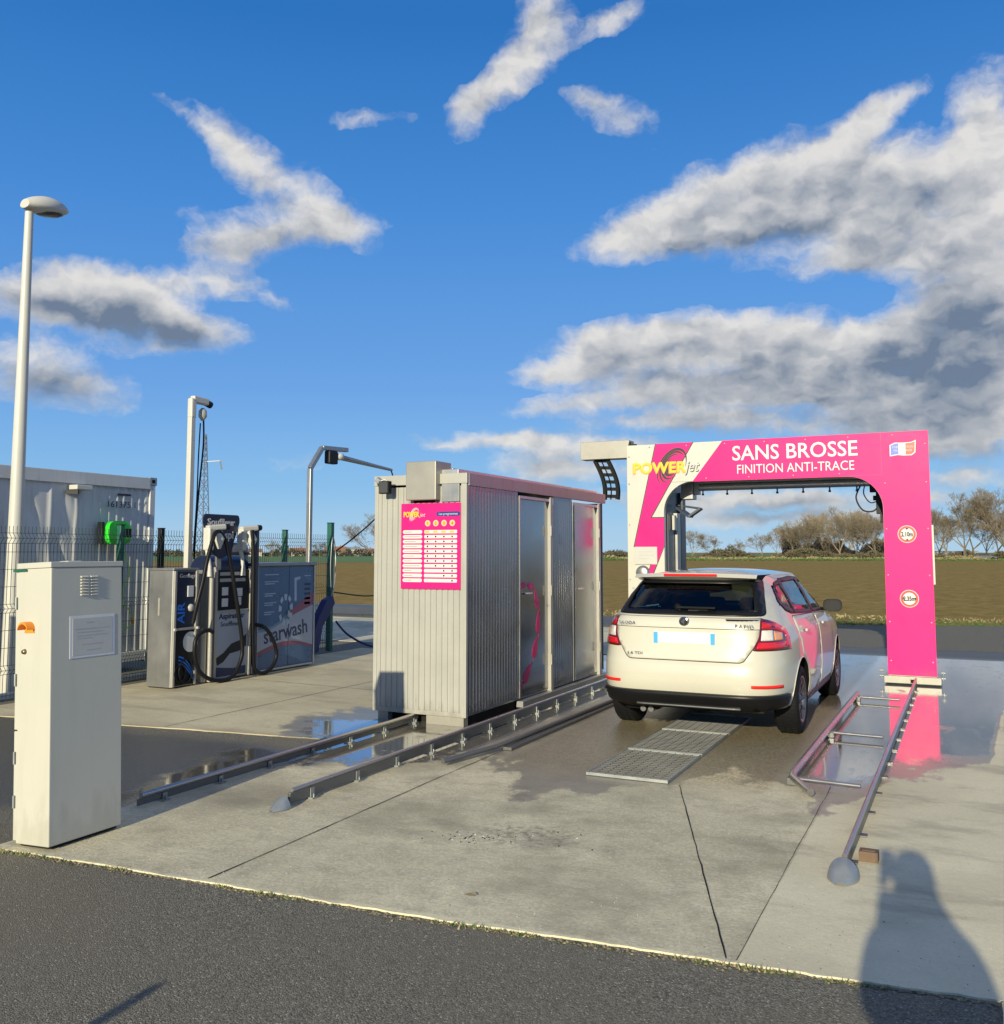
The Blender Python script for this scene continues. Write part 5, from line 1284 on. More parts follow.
MB().box(FU + .01, FU + .10, RY - .24, RY - .19, RZ - .15, RZ + .15).box(FU + .01, FU + .059, RY - .2, RY + .1, RZ - .05, RZ + .05).build('wall_bracket', 'black', reel, .006)
MB().tube(smooth_path([(FU + .22, 9.64, 1.78), (-10.6, 9.78, 1.43), (-10.6, 9.69, 1.2), (-10.6, 9.67, 1.02), (-10.58, 9.72, .94), (-10.56, 9.8, .86), (-10.56, 9.83, .78), (-10.58, 9.80, .67), (-10.6, 9.74, .64), (-10.6, 9.70, .68)]), .010, 6).build('air_hose', 'lime', reel)
MB().tube([(-10.56, 9.80, .78), (-10.56, 9.84, .70)], .018, 8).build('coupling', 'orange', reel)
t = MB().tube([(FU + .06, 9.76, 1.76), (FU + .06, 9.76, 1.64)], .045, 12).build('rusty_bell', 'rust', None)
tag(t, 'small rusty brown canister hanging just below the green hose reel', 'canister')

# ---- white pole with hose arm ------------------------------------------
p = thing('hose_pole', 'slim white pole with a short hooked head and hanging hose, behind the air station', 'pole', (-9.6, 9.86, 0))
MB().box(-9.64, -9.56, 9.82, 9.90, .002, 3.70).build('pole', 'lamp_white', p, .008)
a = MB(); a.box(-9.645, -9.555, 9.815, 9.91, 3.55, 3.83).bar((-9.6, 9.86, 3.82), (-9.6, 10.16, 3.81), .09, .10)
ao = a.build('pole_head', 'lamp_white', p, .02)
MB().tube([(-9.6, 10.14, 3.80), (-9.6, 10.22, 3.78)], .05, 12).build('end_knob', 'black', ao)
MB().tube([(-9.6, 10.07, 3.72), (-9.6, 10.07, 3.68), (-9.6, 10.07, 3.60), (-9.6, 10.07, 3.54)], [.02, .055, .06, .02], 12).build('balancer', 'alu_frame', ao)
MB().tube(smooth_path([(-9.6, 10.09, 3.55), (-9.6, 10.10, 3.2), (-9.6, 10.04, 2.6), (-9.6, 10.0, 2.1), (-9.6, 9.98, 1.6)]), .012, 6).build('hose', 'hose', p)
MB().tube(smooth_path([(-9.6, 10.03, 3.5), (-9.6, 10.01, 3.0), (-9.6, 10.0, 2.4), (-9.6, 9.96, 1.7)]), .009, 6).build('cable', 'hose', p)

# ---- grey cranked pole with lance boom ---------------------------------
p = thing('lance_pole', 'grey cranked pole with a swivelling lance boom, behind the blue wash cabinet', 'pole', (-9.6, 12.53, 0))
b_ = MB(); P = [(-9.6, 12.53, .002), (-9.6, 12.53, 3.06), (-9.6, 12.84, 3.43), (-9.6, 13.55, 3.46)]
for q1, q2 in zip(P, P[1:]): b_.bar(q1, q2, .075, .075, up=(1, 0, 0))
b_.build('pole', 'steel_dark', p, .01)
MB().box(-9.66, -9.54, 12.98, 13.22, 3.18, 3.40).build('swivel', 'black', p, .02)
MB().lathe([(.0, -.05), (.09, -.05), (.1, 0), (.09, .05), (0, .05)], (-9.6, 13.30, 3.32), (0, 0, 1), 16).build('swivel_cap', 'lamp_white', p)
lo = MB(); lo.tube([(-9.6, 13.30, 3.32), (-9.45, 14.75, 3.20)], [.05, .025], 8)
bo = lo.build('boom', 'steel_dark', p)
MB().tube(smooth_path([(-9.45, 14.73, 3.19), (-9.44, 14.78, 3.05), (-9.46, 14.74, 2.8), (-9.55, 14.45, 2.35), (-9.75, 14.0, 1.95), (-9.92, 13.72, 1.72)]), .013, 6).build('pressure_hose', 'hose', bo)

# ---- air and water station ---------------------------------------------
def steel_box(t, u0, u1, v0, v1, h_, name='housing', m='steel_dark'):
    return MB().box(u0, u1, v0, v1, .012, h_).build(name, m, t, .008)
air = thing('air_station', 'grey steel tyre air station with a narrow dark front panel', 'air station', (-9.2, 9.22, 0))
steel_box(air, -9.37, -8.965, 8.97, 9.38, 1.47)
fr_ = MB().box(-8.964, -8.93, 8.97, 9.005, .02, 1.46).box(-8.964, -8.93, 9.34, 9.375, .02, 1.46).box(-8.964, -8.935, 9.006, 9.339, .715, .745).build('front_frame', 'alu_frame', air, .003)
MB().box(-9.385, -8.94, 8.955, 9.39, 1.4705, 1.495).build('top_cover', 'steel_dark', air, .004)
MB().box(-9.35, -9.0, 8.99, 9.36, .001, .011).build('base', 'dark', air)
up_ = MB().box(-8.9645, -8.950, 9.006, 9.339, .746, 1.45).build('front_panel', 'navy', air)
lw_ = MB().box(-8.9645, -8.950, 9.006, 9.339, .03, .714).build('lower_panel', 'black', air)
text_mesh('lettering', 'AIR', .17, 'blue_bright', up_, (-8.948, 9.16, .80), EZ, -EY, width=.27, bold=.004)
text_mesh('lettering', 'Gonflage', .07, 'white_text', up_, (-8.948, 9.06, 1.375), EY, EZ, width=.28)
g_ = MB().box(-8.9495, -8.935, 9.20, 9.30, 1.13, 1.27).build('display', 'sleeve', up_, .004)
MB().lathe([(0, .03), (.04, .03), (.05, 0)], (-8.9495, 9.27, .99), (1, 0, 0), 18).build('knob', 'jet_grey', up_)
def side_prism(mb, poly, u, d0, d1): return mb.prism(poly, (u, 0, 0), EY, EZ, d0, d1)
q = MB(); side_prism(q, circ(9.28, .56, .13, 24), -8.9495, 0, .002); q.build('tyre_picture', 'sleeve', lw_)
q = MB()
for k in range(3):
    P_ = [(9.08 + .26 * t, .40 - .22 * t - .045 * k + .05 * math.sin(t * 3)) for t in [i / 8 for i in range(9)]]
    side_prism(q, P_ + [(y, z - .022) for y, z in P_[::-1]], -8.9495 + .0005 * k, 0, .003)
q.build('picture_bands', 'blue_bright', lw_)
MB().tube([(-8.94, 9.10 + .10 * math.cos(a / 3), .18 + .10 * math.sin(a / 3)) for a in range(0, 19)] , .012, 6).tube([(-8.935, 9.20 + .12 * math.cos(a / 3), .20 + .15 * math.sin(a / 3)) for a in range(0, 19)], .010, 6).build('air_line', 'hose', air)
for v in (8.98, 9.37): MB().tube([(-8.93, v, .73), (-8.905, v, .73)], .018, 10).build('knob', 'lamp_white', air)
MB().box(-9.20, -9.17, 8.961, 8.9695, .90, 1.12).build('side_slot', 'alu_frame', air)

# ---- vacuum cleaner station --------------------------------------------
vac = thing('vacuum_station', 'two-hose vacuum station with a navy sign on top, between air station and blue cabinet', 'vacuum cleaner', (-9.2, 10.05, 0))
steel_box(vac, -9.48, -8.985, 9.66, 10.42, 1.46)
MB().box(-8.984, -8.94, 9.70, 9.745, .02, 1.50).box(-8.984, -8.94, 10.375, 10.42, .02, 1.50).box(-8.984, -8.945, 9.746, 10.374, .905, .925).build('front_frame', 'alu_frame', vac, .004)
MB().box(-9.05, -8.99, 9.655, 9.66, .05, 1.40).box(-9.20, -9.16, 9.650, 9.66, .05, 1.40).build('side_rib', 'alu_frame', vac, .002)
up_ = MB().box(-8.9845, -8.962, 9.746, 10.374, .926, 1.46).build('upper_panel', 'black', vac)
lw_ = MB().box(-8.9845, -8.962, 9.746, 10.374, .04, .904).build('lower_panel', 'film_white', vac)
hdm = MB(); n = 12; vs = []
for v in (9.72, 10.41):
    vs += [(-9.20 + .21 * math.cos(math.pi * k / n), v, 1.461 + .19 * math.sin(math.pi * k / n)) for k in range(n + 1)]
hdm.add(vs, [(k, k + 1, n + 2 + k, n + 1 + k) for k in range(n)] + [tuple(range(n + 1))[::-1], tuple(range(n + 1, 2 * n + 2))], 0, False)
hdm.build('hood', 'navy', vac)
for i, (z, w_) in enumerate(((1.385, .45), (1.30, .5))):
    MB().box(-8.9615, -8.960, 9.80, 9.80 + w_, z, z + .045).build('label_strip', 'jet_grey', up_)
for y, z in ((9.84, 1.12), (10.12, 1.10), (10.10, .98), (9.84, .97)): MB().box(-8.9615, -8.955, y, y + .12, z, z + .11).build('push_panel', 'sleeve', up_, .004)
text_mesh('lettering', 'Aspirateur', .10, 'navy', lw_, (-8.960, 9.80, .81), EY, EZ, width=.50, bold=.002)
text_mesh('lettering', 'Souffleur', .085, 'navy', lw_, (-8.960, 9.83, .71), EY, EZ, width=.36)
q = MB(); side_prism(q, [(9.76, .30), (9.90, .36), (10.05, .47), (10.2, .50), (10.34, .58), (10.34, .42), (10.2, .36), (10.02, .34), (9.9, .24), (9.78, .20)], -8.9615, 0, .002); q.build('picture', 'black_line', lw_)
q = MB(); side_prism(q, [(9.76, .05), (10.34, .05), (10.34, .16), (10.1, .14), (9.76, .18)], -8.9615, 0, .002); q.build('picture_band', 'grey_text', lw_)
sg = MB(); side_prism(sg, round_poly([(9.48, 2.20), (10.14, 2.20), (10.16, 2.11), (9.99, 1.68), (9.80, 1.60), (9.66, 1.68), (9.46, 2.10)], .05), -8.96, -.02, .0)
sgo = sg.build('sign_board', 'navy', vac)
text_mesh('lettering', 'Souffleur', .125, 'white_text', sgo, (-8.958, 9.54, 2.055), EY, EZ, width=.52, bold=.002)
text_mesh('lettering', 'Aspi', .15, 'white_text', sgo, (-8.958, 9.76, 1.88), EY, EZ, width=.28, bold=.003)
MB().box(-9.02, -8.985, 9.76, 9.84, 1.461, 1.75).build('sign_post', 'steel_dark', vac)
for v0_, ex in ((9.56, .0), (10.20, .0)):
    a = MB(); a.box(-8.99, -8.87, v0_ - .07, v0_ + .02, 1.72, 2.02).bar((-8.93, v0_ - .06, 2.01), (-8.86, v0_ + .20, 2.035), .10, .075)
    ao = a.build('hose_arm', 'lamp_white', vac, .02)
    MB().tube([(-8.86, v0_ + .20, 2.035), (-8.85, v0_ + .26, 2.035)], .04, 10).build('end_knob', 'black', ao)
    MB().tube([(-8.9, v0_ + .06, 2.0), (-8.85, v0_ + .09, 1.86), (-8.85, v0_ + .09, 1.74)], [.05, .07, .02], 10).build('balancer', 'lamp_white', ao)
    MB().tube([(-8.95, v0_ - .03, 1.75), (-8.9, v0_ - .02, 1.5), (-8.9, v0_ - .02, 1.38)], [.03, .025, .035], 8).build('nozzle', 'lamp_white', ao)
H1 = [(-8.88, 9.60, .66), (-8.80, 9.43, .70), (-8.80, 9.3, .67), (-8.8, 9.22, .6), (-8.8, 9.2, .47), (-8.8, 9.23, .31), (-8.8, 9.32, .17), (-8.8, 9.49, .07), (-8.8, 9.66, .035), (-8.8, 9.83, .035), (-8.8, 9.97, .11), (-8.8, 10.07, .29), (-8.8, 10.08, .44), (-8.8, 10.04, .69), (-8.8, 9.94, 1.09), (-8.8, 9.83, 1.51), (-8.81, 9.73, 1.83), (-8.84, 9.64, 1.96), (-8.82, 9.54, 1.95), (-8.8, 9.47, 1.85), (-8.8, 9.38, 1.59), (-8.8, 9.31, 1.31), (-8.82, 9.24, 1.03), (-8.86, 9.22, .80)]
MB().tube(smooth_path(H1), .027, 10).build('suction_hose', 'hose', vac)
H2 = [(-8.87, 10.33, .71), (-8.80, 10.52, .66), (-8.78, 10.69, .47), (-8.78, 10.77, .25), (-8.78, 10.65, .08), (-8.8, 10.48, .035), (-8.8, 10.34, .12), (-8.8, 10.30, .3), (-8.8, 10.28, .72), (-8.8, 10.27, 1.56), (-8.82, 10.25, 2.0)]
MB().tube(smooth_path(H2), .027, 10).build('suction_hose', 'hose', vac)
MB().box(-9.0, -8.9, 10.44, 10.50, .02, 2.0).build('hose_channel', 'anthracite', vac, .006)
MB().tube([(-8.92, 9.60, .02), (-8.92, 9.60, 1.46)], .03, 10).tube([(-9.0, 9.55, .02), (-9.0, 9.55, .70)], .05, 10).build('suction_pipe', 'alu_frame', vac)
t = thing('dust_drum', 'dark lidded drum standing behind the vacuum station', 'drum', (-9.9, 11.1, 0))
MB().lathe([(0, 1.2), (.27, 1.2), (.29, 1.25), (.28, 1.74), (.26, 1.80), (.1, 1.84), (0, 1.84)], (-9.85, 10.95, 0), (0, 0, 1), 24).build('drum', 'anthracite', t)
MB().lathe([(.25, .001), (.25, 1.19)], (-9.85, 10.95, 0), (0, 0, 1), 20).build('stand', 'steel_dark', t)
for z in (1.3, 1.68): MB().lathe([(.291, -.02), (.30, 0), (.291, .02)], (-9.85, 10.95, z), (0, 0, 1), 24).build('hoop', 'black', t)

# ---- blue starwash cabinet ---------------------------------------------
sw = thing('wash_cabinet', 'steel cabinet with blue and white double doors, right of the vacuum station', 'cabinet', (-9.3, 11.16, 0))
steel_box(sw, -9.75, -8.985, 10.52, 11.85, 1.50)
MB().box(-9.77, -8.93, 10.50, 11.87, 1.501, 1.545).build('top_cover', 'steel_dark', sw, .005)
MB().box(-8.984, -8.945, 10.52, 10.56, .02, 1.499).box(-8.984, -8.945, 11.82, 11.85, .02, 1.499).box(-8.984, -8.95, 10.561, 11.819, .02, .05).build('door_frame', 'steel', sw, .003)
def cab_door(v0, v1, nm):
    d = MB().box(-8.984, -8.956, v0, v1, .055, 1.485).build('door', 'blue_cab', sw, .003)
    return d
d1_ = cab_door(10.565, 11.235, 0); d2_ = cab_door(11.245, 11.815, 1)
def clipx(poly, v0, v1): return [(min(max(y, v0), v1), z) for y, z in poly]
def wave(y): return .62 + .30 * ((y - 10.56) / 1.26) ** 2.2 + .05 * math.sin(y * 4)
def wave2(y): return .33 + .10 * math.sin((y - 10.6) * 2.6) - .02
for d, v0, v1 in ((d1_, 10.57, 11.23), (d2_, 11.25, 11.81)):
    ys = [v0 + (v1 - v0) * i / 16 for i in range(17)]
    q = MB(); side_prism(q, [(y, wave(y)) for y in ys] + [(y, wave2(y)) for y in ys[::-1]], -8.956, 0, .0015); q.build('white_wave', 'film_white', d)
    q = MB(); side_prism(q, [(y, wave2(y) + .0) for y in ys] + [(y, wave2(y) - .05 - .02 * math.sin(y * 3)) for y in ys[::-1]], -8.956, .0, .002); q.build('red_band', 'film_red', d)
    q = MB(); side_prism(q, [(y, wave(y) + .0) for y in ys] + [(y, wave(y) + .04 + .18 * max(0, (y - 11.0))) for y in ys[::-1]], -8.956, .0, .001); q.build('light_band', 'film_red' if v0 > 11.2 else 'blue_cab_light', d)
q = MB()
for k in range(9):
    a0 = 40 * k; r0, r1 = .12 + .02 * (k % 2), .20
    pl2 = [(11.17 + r * math.cos(math.radians(a)) * .80, .86 + r * math.sin(math.radians(a)) * 1.15) for r, a in ([(r1, a0 + j * 5) for j in range(6)] + [(r0, a0 + 25 - j * 5) for j in range(6)])]
    side_prism(q, pl2, -8.954, 0, .001)
q.build('emblem_ring', 'pale_text', d1_)
text_mesh('lettering', 'starwash', .30, 'grey_text', d1_, (-8.953, 10.70, .405), Vector((0, 1, .10)), Vector((0, -.1, 1)), width=.98, bold=.003)
for k, (z, w_) in enumerate(((1.37, .30), (1.27, .30), (1.24, .22), (1.10, .24), (1.07, .18), (.97, .26), (.94, .18), (.84, .22), (.81, .15))):
    MB().box(-8.956, -8.955, 10.70, 10.70 + w_, z, z + .012).build('text_line', 'pale_text', d1_)
q = MB(); side_prism(q, [(11.36, 1.32), (11.50, 1.34), (11.50, 1.30), (11.41, 1.28), (11.42, .98), (11.37, .98)], -8.956, 0, .001); q.build('lance_picture', 'pale_text', d2_)
for k in range(5):
    MB().box(-8.956, -8.955, 11.60, 11.60 + .14, 1.20 - .07 * k, 1.235 - .07 * k).build('text_line', 'film_red' if k == 4 else 'grey_text', d2_)
MB().box(-8.956, -8.955, 11.60, 11.75, 1.34, 1.352).build('text_line', 'pale_text', d2_)
MB().box(-8.955, -8.93, 11.20, 11.23, .75, .85).build('handle', 'steel', d1_, .004)

# ---- blue lance holster at the end post, hoses on the ground ------------
t = thing('lance_holster', 'dark blue lance holster leaning against the last green fence post', 'holster', (-9.75, 13.2, 0))
q = MB(); side_prism(q, [(12.70, .02), (12.92, .06), (13.02, .45), (13.36, .84), (13.30, .96), (13.12, .90), (12.90, .62), (12.74, .30)], -9.72, -.06, .06); q.build('holster', 'blue_hose', t, .01)
MB().tube(smooth_path([(-9.72, 13.3, .9), (-9.78, 13.5, 1.2), (-9.86, 13.62, 1.7), (-9.80, 13.45, 1.95), (-9.80, 13.40, 1.5), (-9.8, 13.42, 1.1)]), .009, 6).build('lance', 'steel_dark', t)
t = MB().tube(smooth_path([(-9.92, 13.74, .5), (-9.8, 13.95, .25), (-9.5, 14.2, .05), (-9.1, 14.4, .03), (-8.4, 14.3, .03), (-7.6, 14.15, .03), (-6.9, 14.2, .03)]), .018, 6).build('water_hose', 'blue_hose', None)
tag(t, 'dark blue hose lying on the ground beside the last green fence post', 'hose')
t = MB().tube(smooth_path([(-9.95, 13.72, 1.0), (-9.9, 14.6, .9), (-9.6, 15.2, .9), (-9.5, 15.1, .5), (-9.5, 14.9, .06)]), .012, 6).build('thin_hose', 'hose', None)
tag(t, 'thin black hose hanging in a loop right of the last green post', 'hose')
# low dark box standing in for a far band of asphalt in shadow
t = MB().box(-31, -11.4, 21.9, 22.5, -.014, .22).build('shade_strip', 'anthracite', None, .02)
tag(t, 'dark strip imitating shaded asphalt at the edge of the ploughed field, behind the fence end', 'shade strip')

# ================================================================ FAR VIEW
def polar(az, d): return (d * math.sin(math.radians(az)), d * math.cos(math.radians(az)))

def bare_tree(name, label, x, y, h, seed, spread=.42, m='bark', group=None, depth=8, dens=1.0):
    r = random.Random(seed)
    t = thing(name, label, 'tree', (x, y, -.05), group)
    tk = MB(); cr = MB(); segs = [0]
    def limb(mb, p, q, r0, r1):
        p, q = Vector(p), Vector(q); d = q - p
        if d.length < 1e-5: return
        d.normalize(); a = d.orthogonal().normalized(); b_ = d.cross(a); o = len(mb.v)
        for P_, rr in ((p, r0), (q, r1)):
            for k in range(3):
                an = 2.094 * k; mb.v.append(tuple(P_ + (a * math.cos(an) + b_ * math.sin(an)) * rr))
        for k in range(3): mb.f.append((o + k, o + (k + 1) % 3, o + 3 + (k + 1) % 3, o + 3 + k)); mb.m.append(0); mb.s.append(False)
    def grow_(p, d, L_, rad, lev):
        q = p + d * L_
        limb(tk if lev == 0 else cr, p, q, rad, rad * .72)
        segs[0] += 1
        if lev >= depth or segs[0] > 15000 * dens: return
        n = r.choice((2, 3, 3)) if lev < depth - 1 else 3
        for k in range(n):
            ax = Vector((r.gauss(0, 1), r.gauss(0, 1), r.gauss(0, .6))).normalized()
            nd = (d + ax * spread * r.uniform(.6, 1.7) + Vector((0, 0, .07))).normalized()
            grow_(q, nd, L_ * r.uniform(.60, .88), max(.016 * h / 16, rad * r.uniform(.46, .64)), lev + 1)
        if lev > 1 and r.random() < .6:
            ax = Vector((r.gauss(0, 1), r.gauss(0, 1), r.gauss(0, .3))).normalized()
            grow_(p + d * L_ * .5, (d * .3 + ax * .8).normalized(), L_ * .55, rad * .35, min(depth, lev + 2))
    P = Vector((0, 0, 0)); tk_h = h * r.uniform(.13, .2)
    limb(tk, P, P + Vector((0, 0, tk_h)), h * .024, h * .018)
    for k in range(r.choice((3, 4))):
        a = r.uniform(0, 6.28); limb(tk, P, P + Vector((math.cos(a) * h * .03, math.sin(a) * h * .03, 0)), h * .02, h * .002)
    for k in range(r.choice((3, 4, 4))):
        a = r.uniform(0, 6.28); sp = r.uniform(.25, 1.25)
        grow_(Vector((0, 0, tk_h * r.uniform(.75, 1))), Vector((math.cos(a) * sp, math.sin(a) * sp, 1)).normalized(), h * .20, h * .011, 1)
    tk.build('trunk', m, t, local=True)
    zmax = max(v[2] for v in cr.v); k_ = h / zmax
    cr.v = [(x_ * k_, y_ * k_, z_ * k_) for x_, y_, z_ in cr.v]
    cr.build('crown', m, t, local=True)
    return t

def bush_mesh(w, d, h, seed, n=700, leaf=.22, dens_floor=.0):
    r = random.Random(seed); mb = MB()
    for i in range(n):
        a = r.uniform(0, 6.28); q = r.random() ** .5; u_ = q * math.cos(a); v_ = q * math.sin(a)
        top = h * (.55 + .45 * mnoise.noise(Vector((u_ * w * .35, v_ * d * .35, seed)))) * (1 - .55 * abs(u_) ** 3) * 1.15
        z = max(0, r.random() ** .7) * top
        c = Vector((u_ * w / 2, v_ * d / 2, z)); s_ = leaf * r.uniform(.5, 1.4)
        A = Vector((r.gauss(0, 1), r.gauss(0, 1), r.gauss(0, 1))).normalized() * s_; B = A.orthogonal().normalized() * s_ * r.uniform(.3, .8)
        mb.v += [tuple(c - A), tuple(c + B), tuple(c + A)]; o = len(mb.v) - 3; mb.f.append((o, o + 1, o + 2)); mb.m.append(0); mb.s.append(False)
    return mb

P1 = bare_tree('bare_tree', 'tall bare tree with a rounded crown, right of the pink leg at the picture edge', *polar(1.9, 235), 16.5, 11, .44, 'bark2', 'bare trees along the far field edge')
P2 = bare_tree('bare_tree', 'broad bare tree standing alone, just right of the pink gantry leg', *polar(-.1, 232), 15.2, 23, .42, 'bark', 'bare trees along the far field edge')
P3 = bare_tree('bare_tree', 'bare tree half hidden behind the right edge of the pink leg', *polar(-2.6, 238), 13.5, 37, .40, 'bark2', 'bare trees along the far field edge')
P4 = bare_tree('bare_tree', 'small bushy bare tree directly left of the pink leg, seen through the gantry', *polar(-4.6, 235), 11.0, 41, .46, 'bark', 'bare trees along the far field edge')
far = [  # (az, dist, proto, scale, rot, label)
    (3.6, 240, P2, 1.0, 1.1, 'bare tree cut by the right edge of the picture'),
    (.95, 262, P3, .95, 2.2, 'slender bare tree in the gap between the two large trees at the right edge'),
    (-1.35, 262, P4, 1.12, 4.0, 'low bare tree in the gap right of the pink leg'),
    (-5.6, 246, P3, .88, 2.0, 'bare tree just under the hose end of the spray bar'),
    (-6.5, 236, P4, 1.08, 5.0, 'rounded bare tree, tallest of the wood seen through the gantry'),
    (-7.3, 250, P1, .72, .7, 'bare tree in the wood through the gantry, third from its right'),
    (-8.2, 240, P2, .66, 1.9, 'bare tree in the wood through the gantry, fourth from its right'),
    (-9.0, 244, P4, .84, 2.7, 'bare tree near the left end of the wood through the gantry'),
    (-9.9, 250, P3, .60, 3.4, 'low bare tree at the left end of the wood through the gantry'),
    (-10.7, 238, P4, .62, .4, 'small dark bare tree standing clear of the wood, right of the car roof centre'),
    (-12.1, 262, P3, .42, 4.4, 'thin small bare tree between the lone dark tree and the pair above the car'),
    (-13.5, 242, P2, .40, .9, 'right one of the two small trees above the car roof'),
    (-14.7, 240, P1, .44, 2.5, 'left one of the two small trees above the car roof'),
    (-6.0, 270, P1, .80, 3.0, 'bare tree behind the wood, seen just left of the pink leg through the gantry'),
    (-7.8, 275, P4, 1.05, 1.3, 'bare tree at the back of the wood, above the white van'),
    (-8.7, 268, P3, .80, 5.2, 'bare tree at the back of the wood, left of the white van'),
    (-5.0, 272, P2, .85, .2, 'bare tree at the back of the wood, touching the pink leg edge'),
    (2.7, 270, P1, .9, 4.1, 'rear bare tree at the right edge, behind the front row'),
    (-1.9, 285, P1, .85, 5.5, 'rear bare tree just right of the pink leg'),
    (-6.9, 290, P2, 1.0, 2.6, 'bare tree deep in the wood, right of the white van'),
    (-5.4, 292, P4, 1.2, 4.6, 'bare tree deep in the wood, under the loop of the gantry hose'),
    (-9.4, 288, P2, .72, 3.1, 'bare tree at the back left of the wood through the gantry'),
    (-7.5, 296, P3, 1.0, .9, 'bare tree deep in the wood, above and behind the white van'),
    (.3, 300, P2, 1.0, 3.9, 'rear bare tree behind the tall one, right of the pink leg'),
    (-1.0, 300, P4, 1.2, .6, 'rear low bare tree behind the gap right of the pink leg'),
    (1.5, 290, P4, 1.35, 2.4, 'rear bare tree behind the tall pair at the right edge'),
    (3.2, 285, P3, 1.1, 1.7, 'rear bare tree at the extreme right edge'),
    (-23.6, 260, P4, .42, 2.0, 'small bare tree above the hedge between cabin and gantry'),
    (-33.6, 150, P2, .52, 1.5, 'bare tree showing at the left side of the metal cabin'),
    (-36.8, 330, P4, .50, .5, 'distant round tree left of the houses, right of the green post'),
    (-39.6, 330, P3, .48, 2.9, 'distant tree behind the wire fence right of the grey cranked pole'),
]
for az_, d_, pr, sc_, ro, lb in far:
    c = copy_tree(pr); c.location = (*polar(az_, d_), -.05); c.scale = (sc_, sc_, sc_); c.rotation_euler = (0, 0, ro)
    c['label'] = lb; c['group'] = 'bare trees along the far field edge'
P3.scale = (1, 1, 1)

# undergrowth, hedges and rough grass along the far side of the field
def hedge(name, label, cat, az0, az1, d, h, m, seed, n, leaf, kind=None, thick=5):
    a, b_ = Vector((*polar(az0, d), 0)), Vector((*polar(az1, d), 0)); L_ = (b_ - a).length; mid = (a + b_) / 2; ang = math.atan2((b_ - a).y, (b_ - a).x)
    r = random.Random(seed); mb = MB()
    for i in range(n):
        t_ = r.uniform(-.5, .5); top = h * (.55 + .75 * mnoise.noise(Vector((t_ * L_ * .11, seed, 0))) + .3 * mnoise.noise(Vector((t_ * L_ * .5, seed, 5))))
        z = r.random() ** .8 * max(.15 * h, top); c = Vector((t_ * L_, r.uniform(-.5, .5) * thick, z)); s_ = leaf * r.uniform(.5, 1.5)
        A = Vector((r.gauss(0, 1), r.gauss(0, 1), r.gauss(0, 1.4))).normalized() * s_; B = A.orthogonal().normalized() * s_ * r.uniform(.3, .7)
        mb.v += [tuple(c - A), tuple(c + B), tuple(c + A)]; o = len(mb.v) - 3; mb.f.append((o, o + 1, o + 2)); mb.m.append(0); mb.s.append(False)
    o = mb.build(name, m, None, local=True); o.location = (mid.x, mid.y, -.05); o.rotation_euler = (0, 0, ang)
    if kind: o['kind'] = kind; o['label'] = label
    else: tag(o, label, cat)
    return o
hedge('undergrowth', 'brown undergrowth along the foot of the far trees', 'hedge', -17, 7, 242, 2.9, 'shrub_brown', 3, 14000, .42, 'stuff')
hedge('dark_hedge', 'dark low hedge on the horizon, between the metal cabin and the gantry', 'hedge', -29, -17.2, 250, 3.4, 'shrub_brown', 5, 3600, .6)
hedge('wood_thicket', 'dense brown thicket inside the wood seen through the gantry', 'thicket', -9.6, -3.6, 262, 8.0, 'bark', 31, 26000, .38, 'stuff', 12)
hedge('rough_grass', 'pale dry grass on the bank beyond the ploughed field', 'grass', -31, 8, 222, 1.1, 'grass_dry', 7, 6000, .28, 'stuff', 3)
hedge('green_bank', 'green grass strip between the ploughed field and the far trees', 'grass', -31, 8, 214, .5, 'grass', 9, 7000, .3, 'stuff', 8)
hedge('far_bushes', 'scattered dark bushes among the distant houses', 'hedge', -46, -33, 385, 4.2, 'shrub_brown', 12, 2600, .8, 'stuff', 10)
hedge('field_edge_weeds', 'low green weeds and stubble along the near edge of the field', 'grass', -34, 8, 26.5, .10, 'grass', 15, 5000, .035, 'stuff', 1.6)
hedge('dry_stalks', 'dry stalks along the near edge of the field', 'grass', -20, 6, 27.0, .22, 'grass_dry', 17, 500, .06, 'stuff', 1.2)

# houses
def house(label, az_, d, w, dp, h, rh, ang, wall='house_wall', roof='house_roof', flat=False):
    x, y = polar(az_, d); t = thing('house', label, 'house', (x, y, -.05)); t.rotation_euler = (0, 0, ang); t.scale = (.75, .75, .62)
    MB().box(-w / 2, w / 2, -dp / 2, dp / 2, 0, h).build('wall', wall, t, local=True)
    if flat: MB().box(-w / 2 - .3, w / 2 + .3, -dp / 2 - .3, dp / 2 + .3, h + .01, h + .35).build('roof', roof, t, local=True)
    else:
        r_ = MB(); e = .4
        r_.add([(-w / 2 - e, -dp / 2 - e, h + .01), (w / 2 + e, -dp / 2 - e, h + .01), (w / 2 + e, dp / 2 + e, h + .01), (-w / 2 - e, dp / 2 + e, h + .01), (-w / 2 - e, 0, h + rh), (w / 2 + e, 0, h + rh)], [(0, 1, 5, 4), (2, 3, 4, 5), (1, 2, 5), (3, 0, 4), (3, 2, 1, 0)])
        ro_ = r_.build('roof', roof, t, local=True)
        MB().box(w * .2, w * .2 + .8, -.3, .3, h + rh * .6, h + rh + .9).build('chimney', 'house_roof', ro_, local=True)
    n = max(2, int(w / 3.5))
    for k in range(n):
        xx = -w / 2 + w * (k + .5) / n
        MB().box(xx - .55, xx + .55, -dp / 2 - .05, -dp / 2 - .001, h * .35, h * .72).build('window', 'window_dark', t, local=True)
house('orange roofed house right of the green end post', -35.9, 395, 11, 8, 3.0, 3.4, .55)
house('white flat gabled house, second from the left side of the cabin', -34.95, 400, 8, 8, 4.6, 1.6, .6, roof='roof_grey')
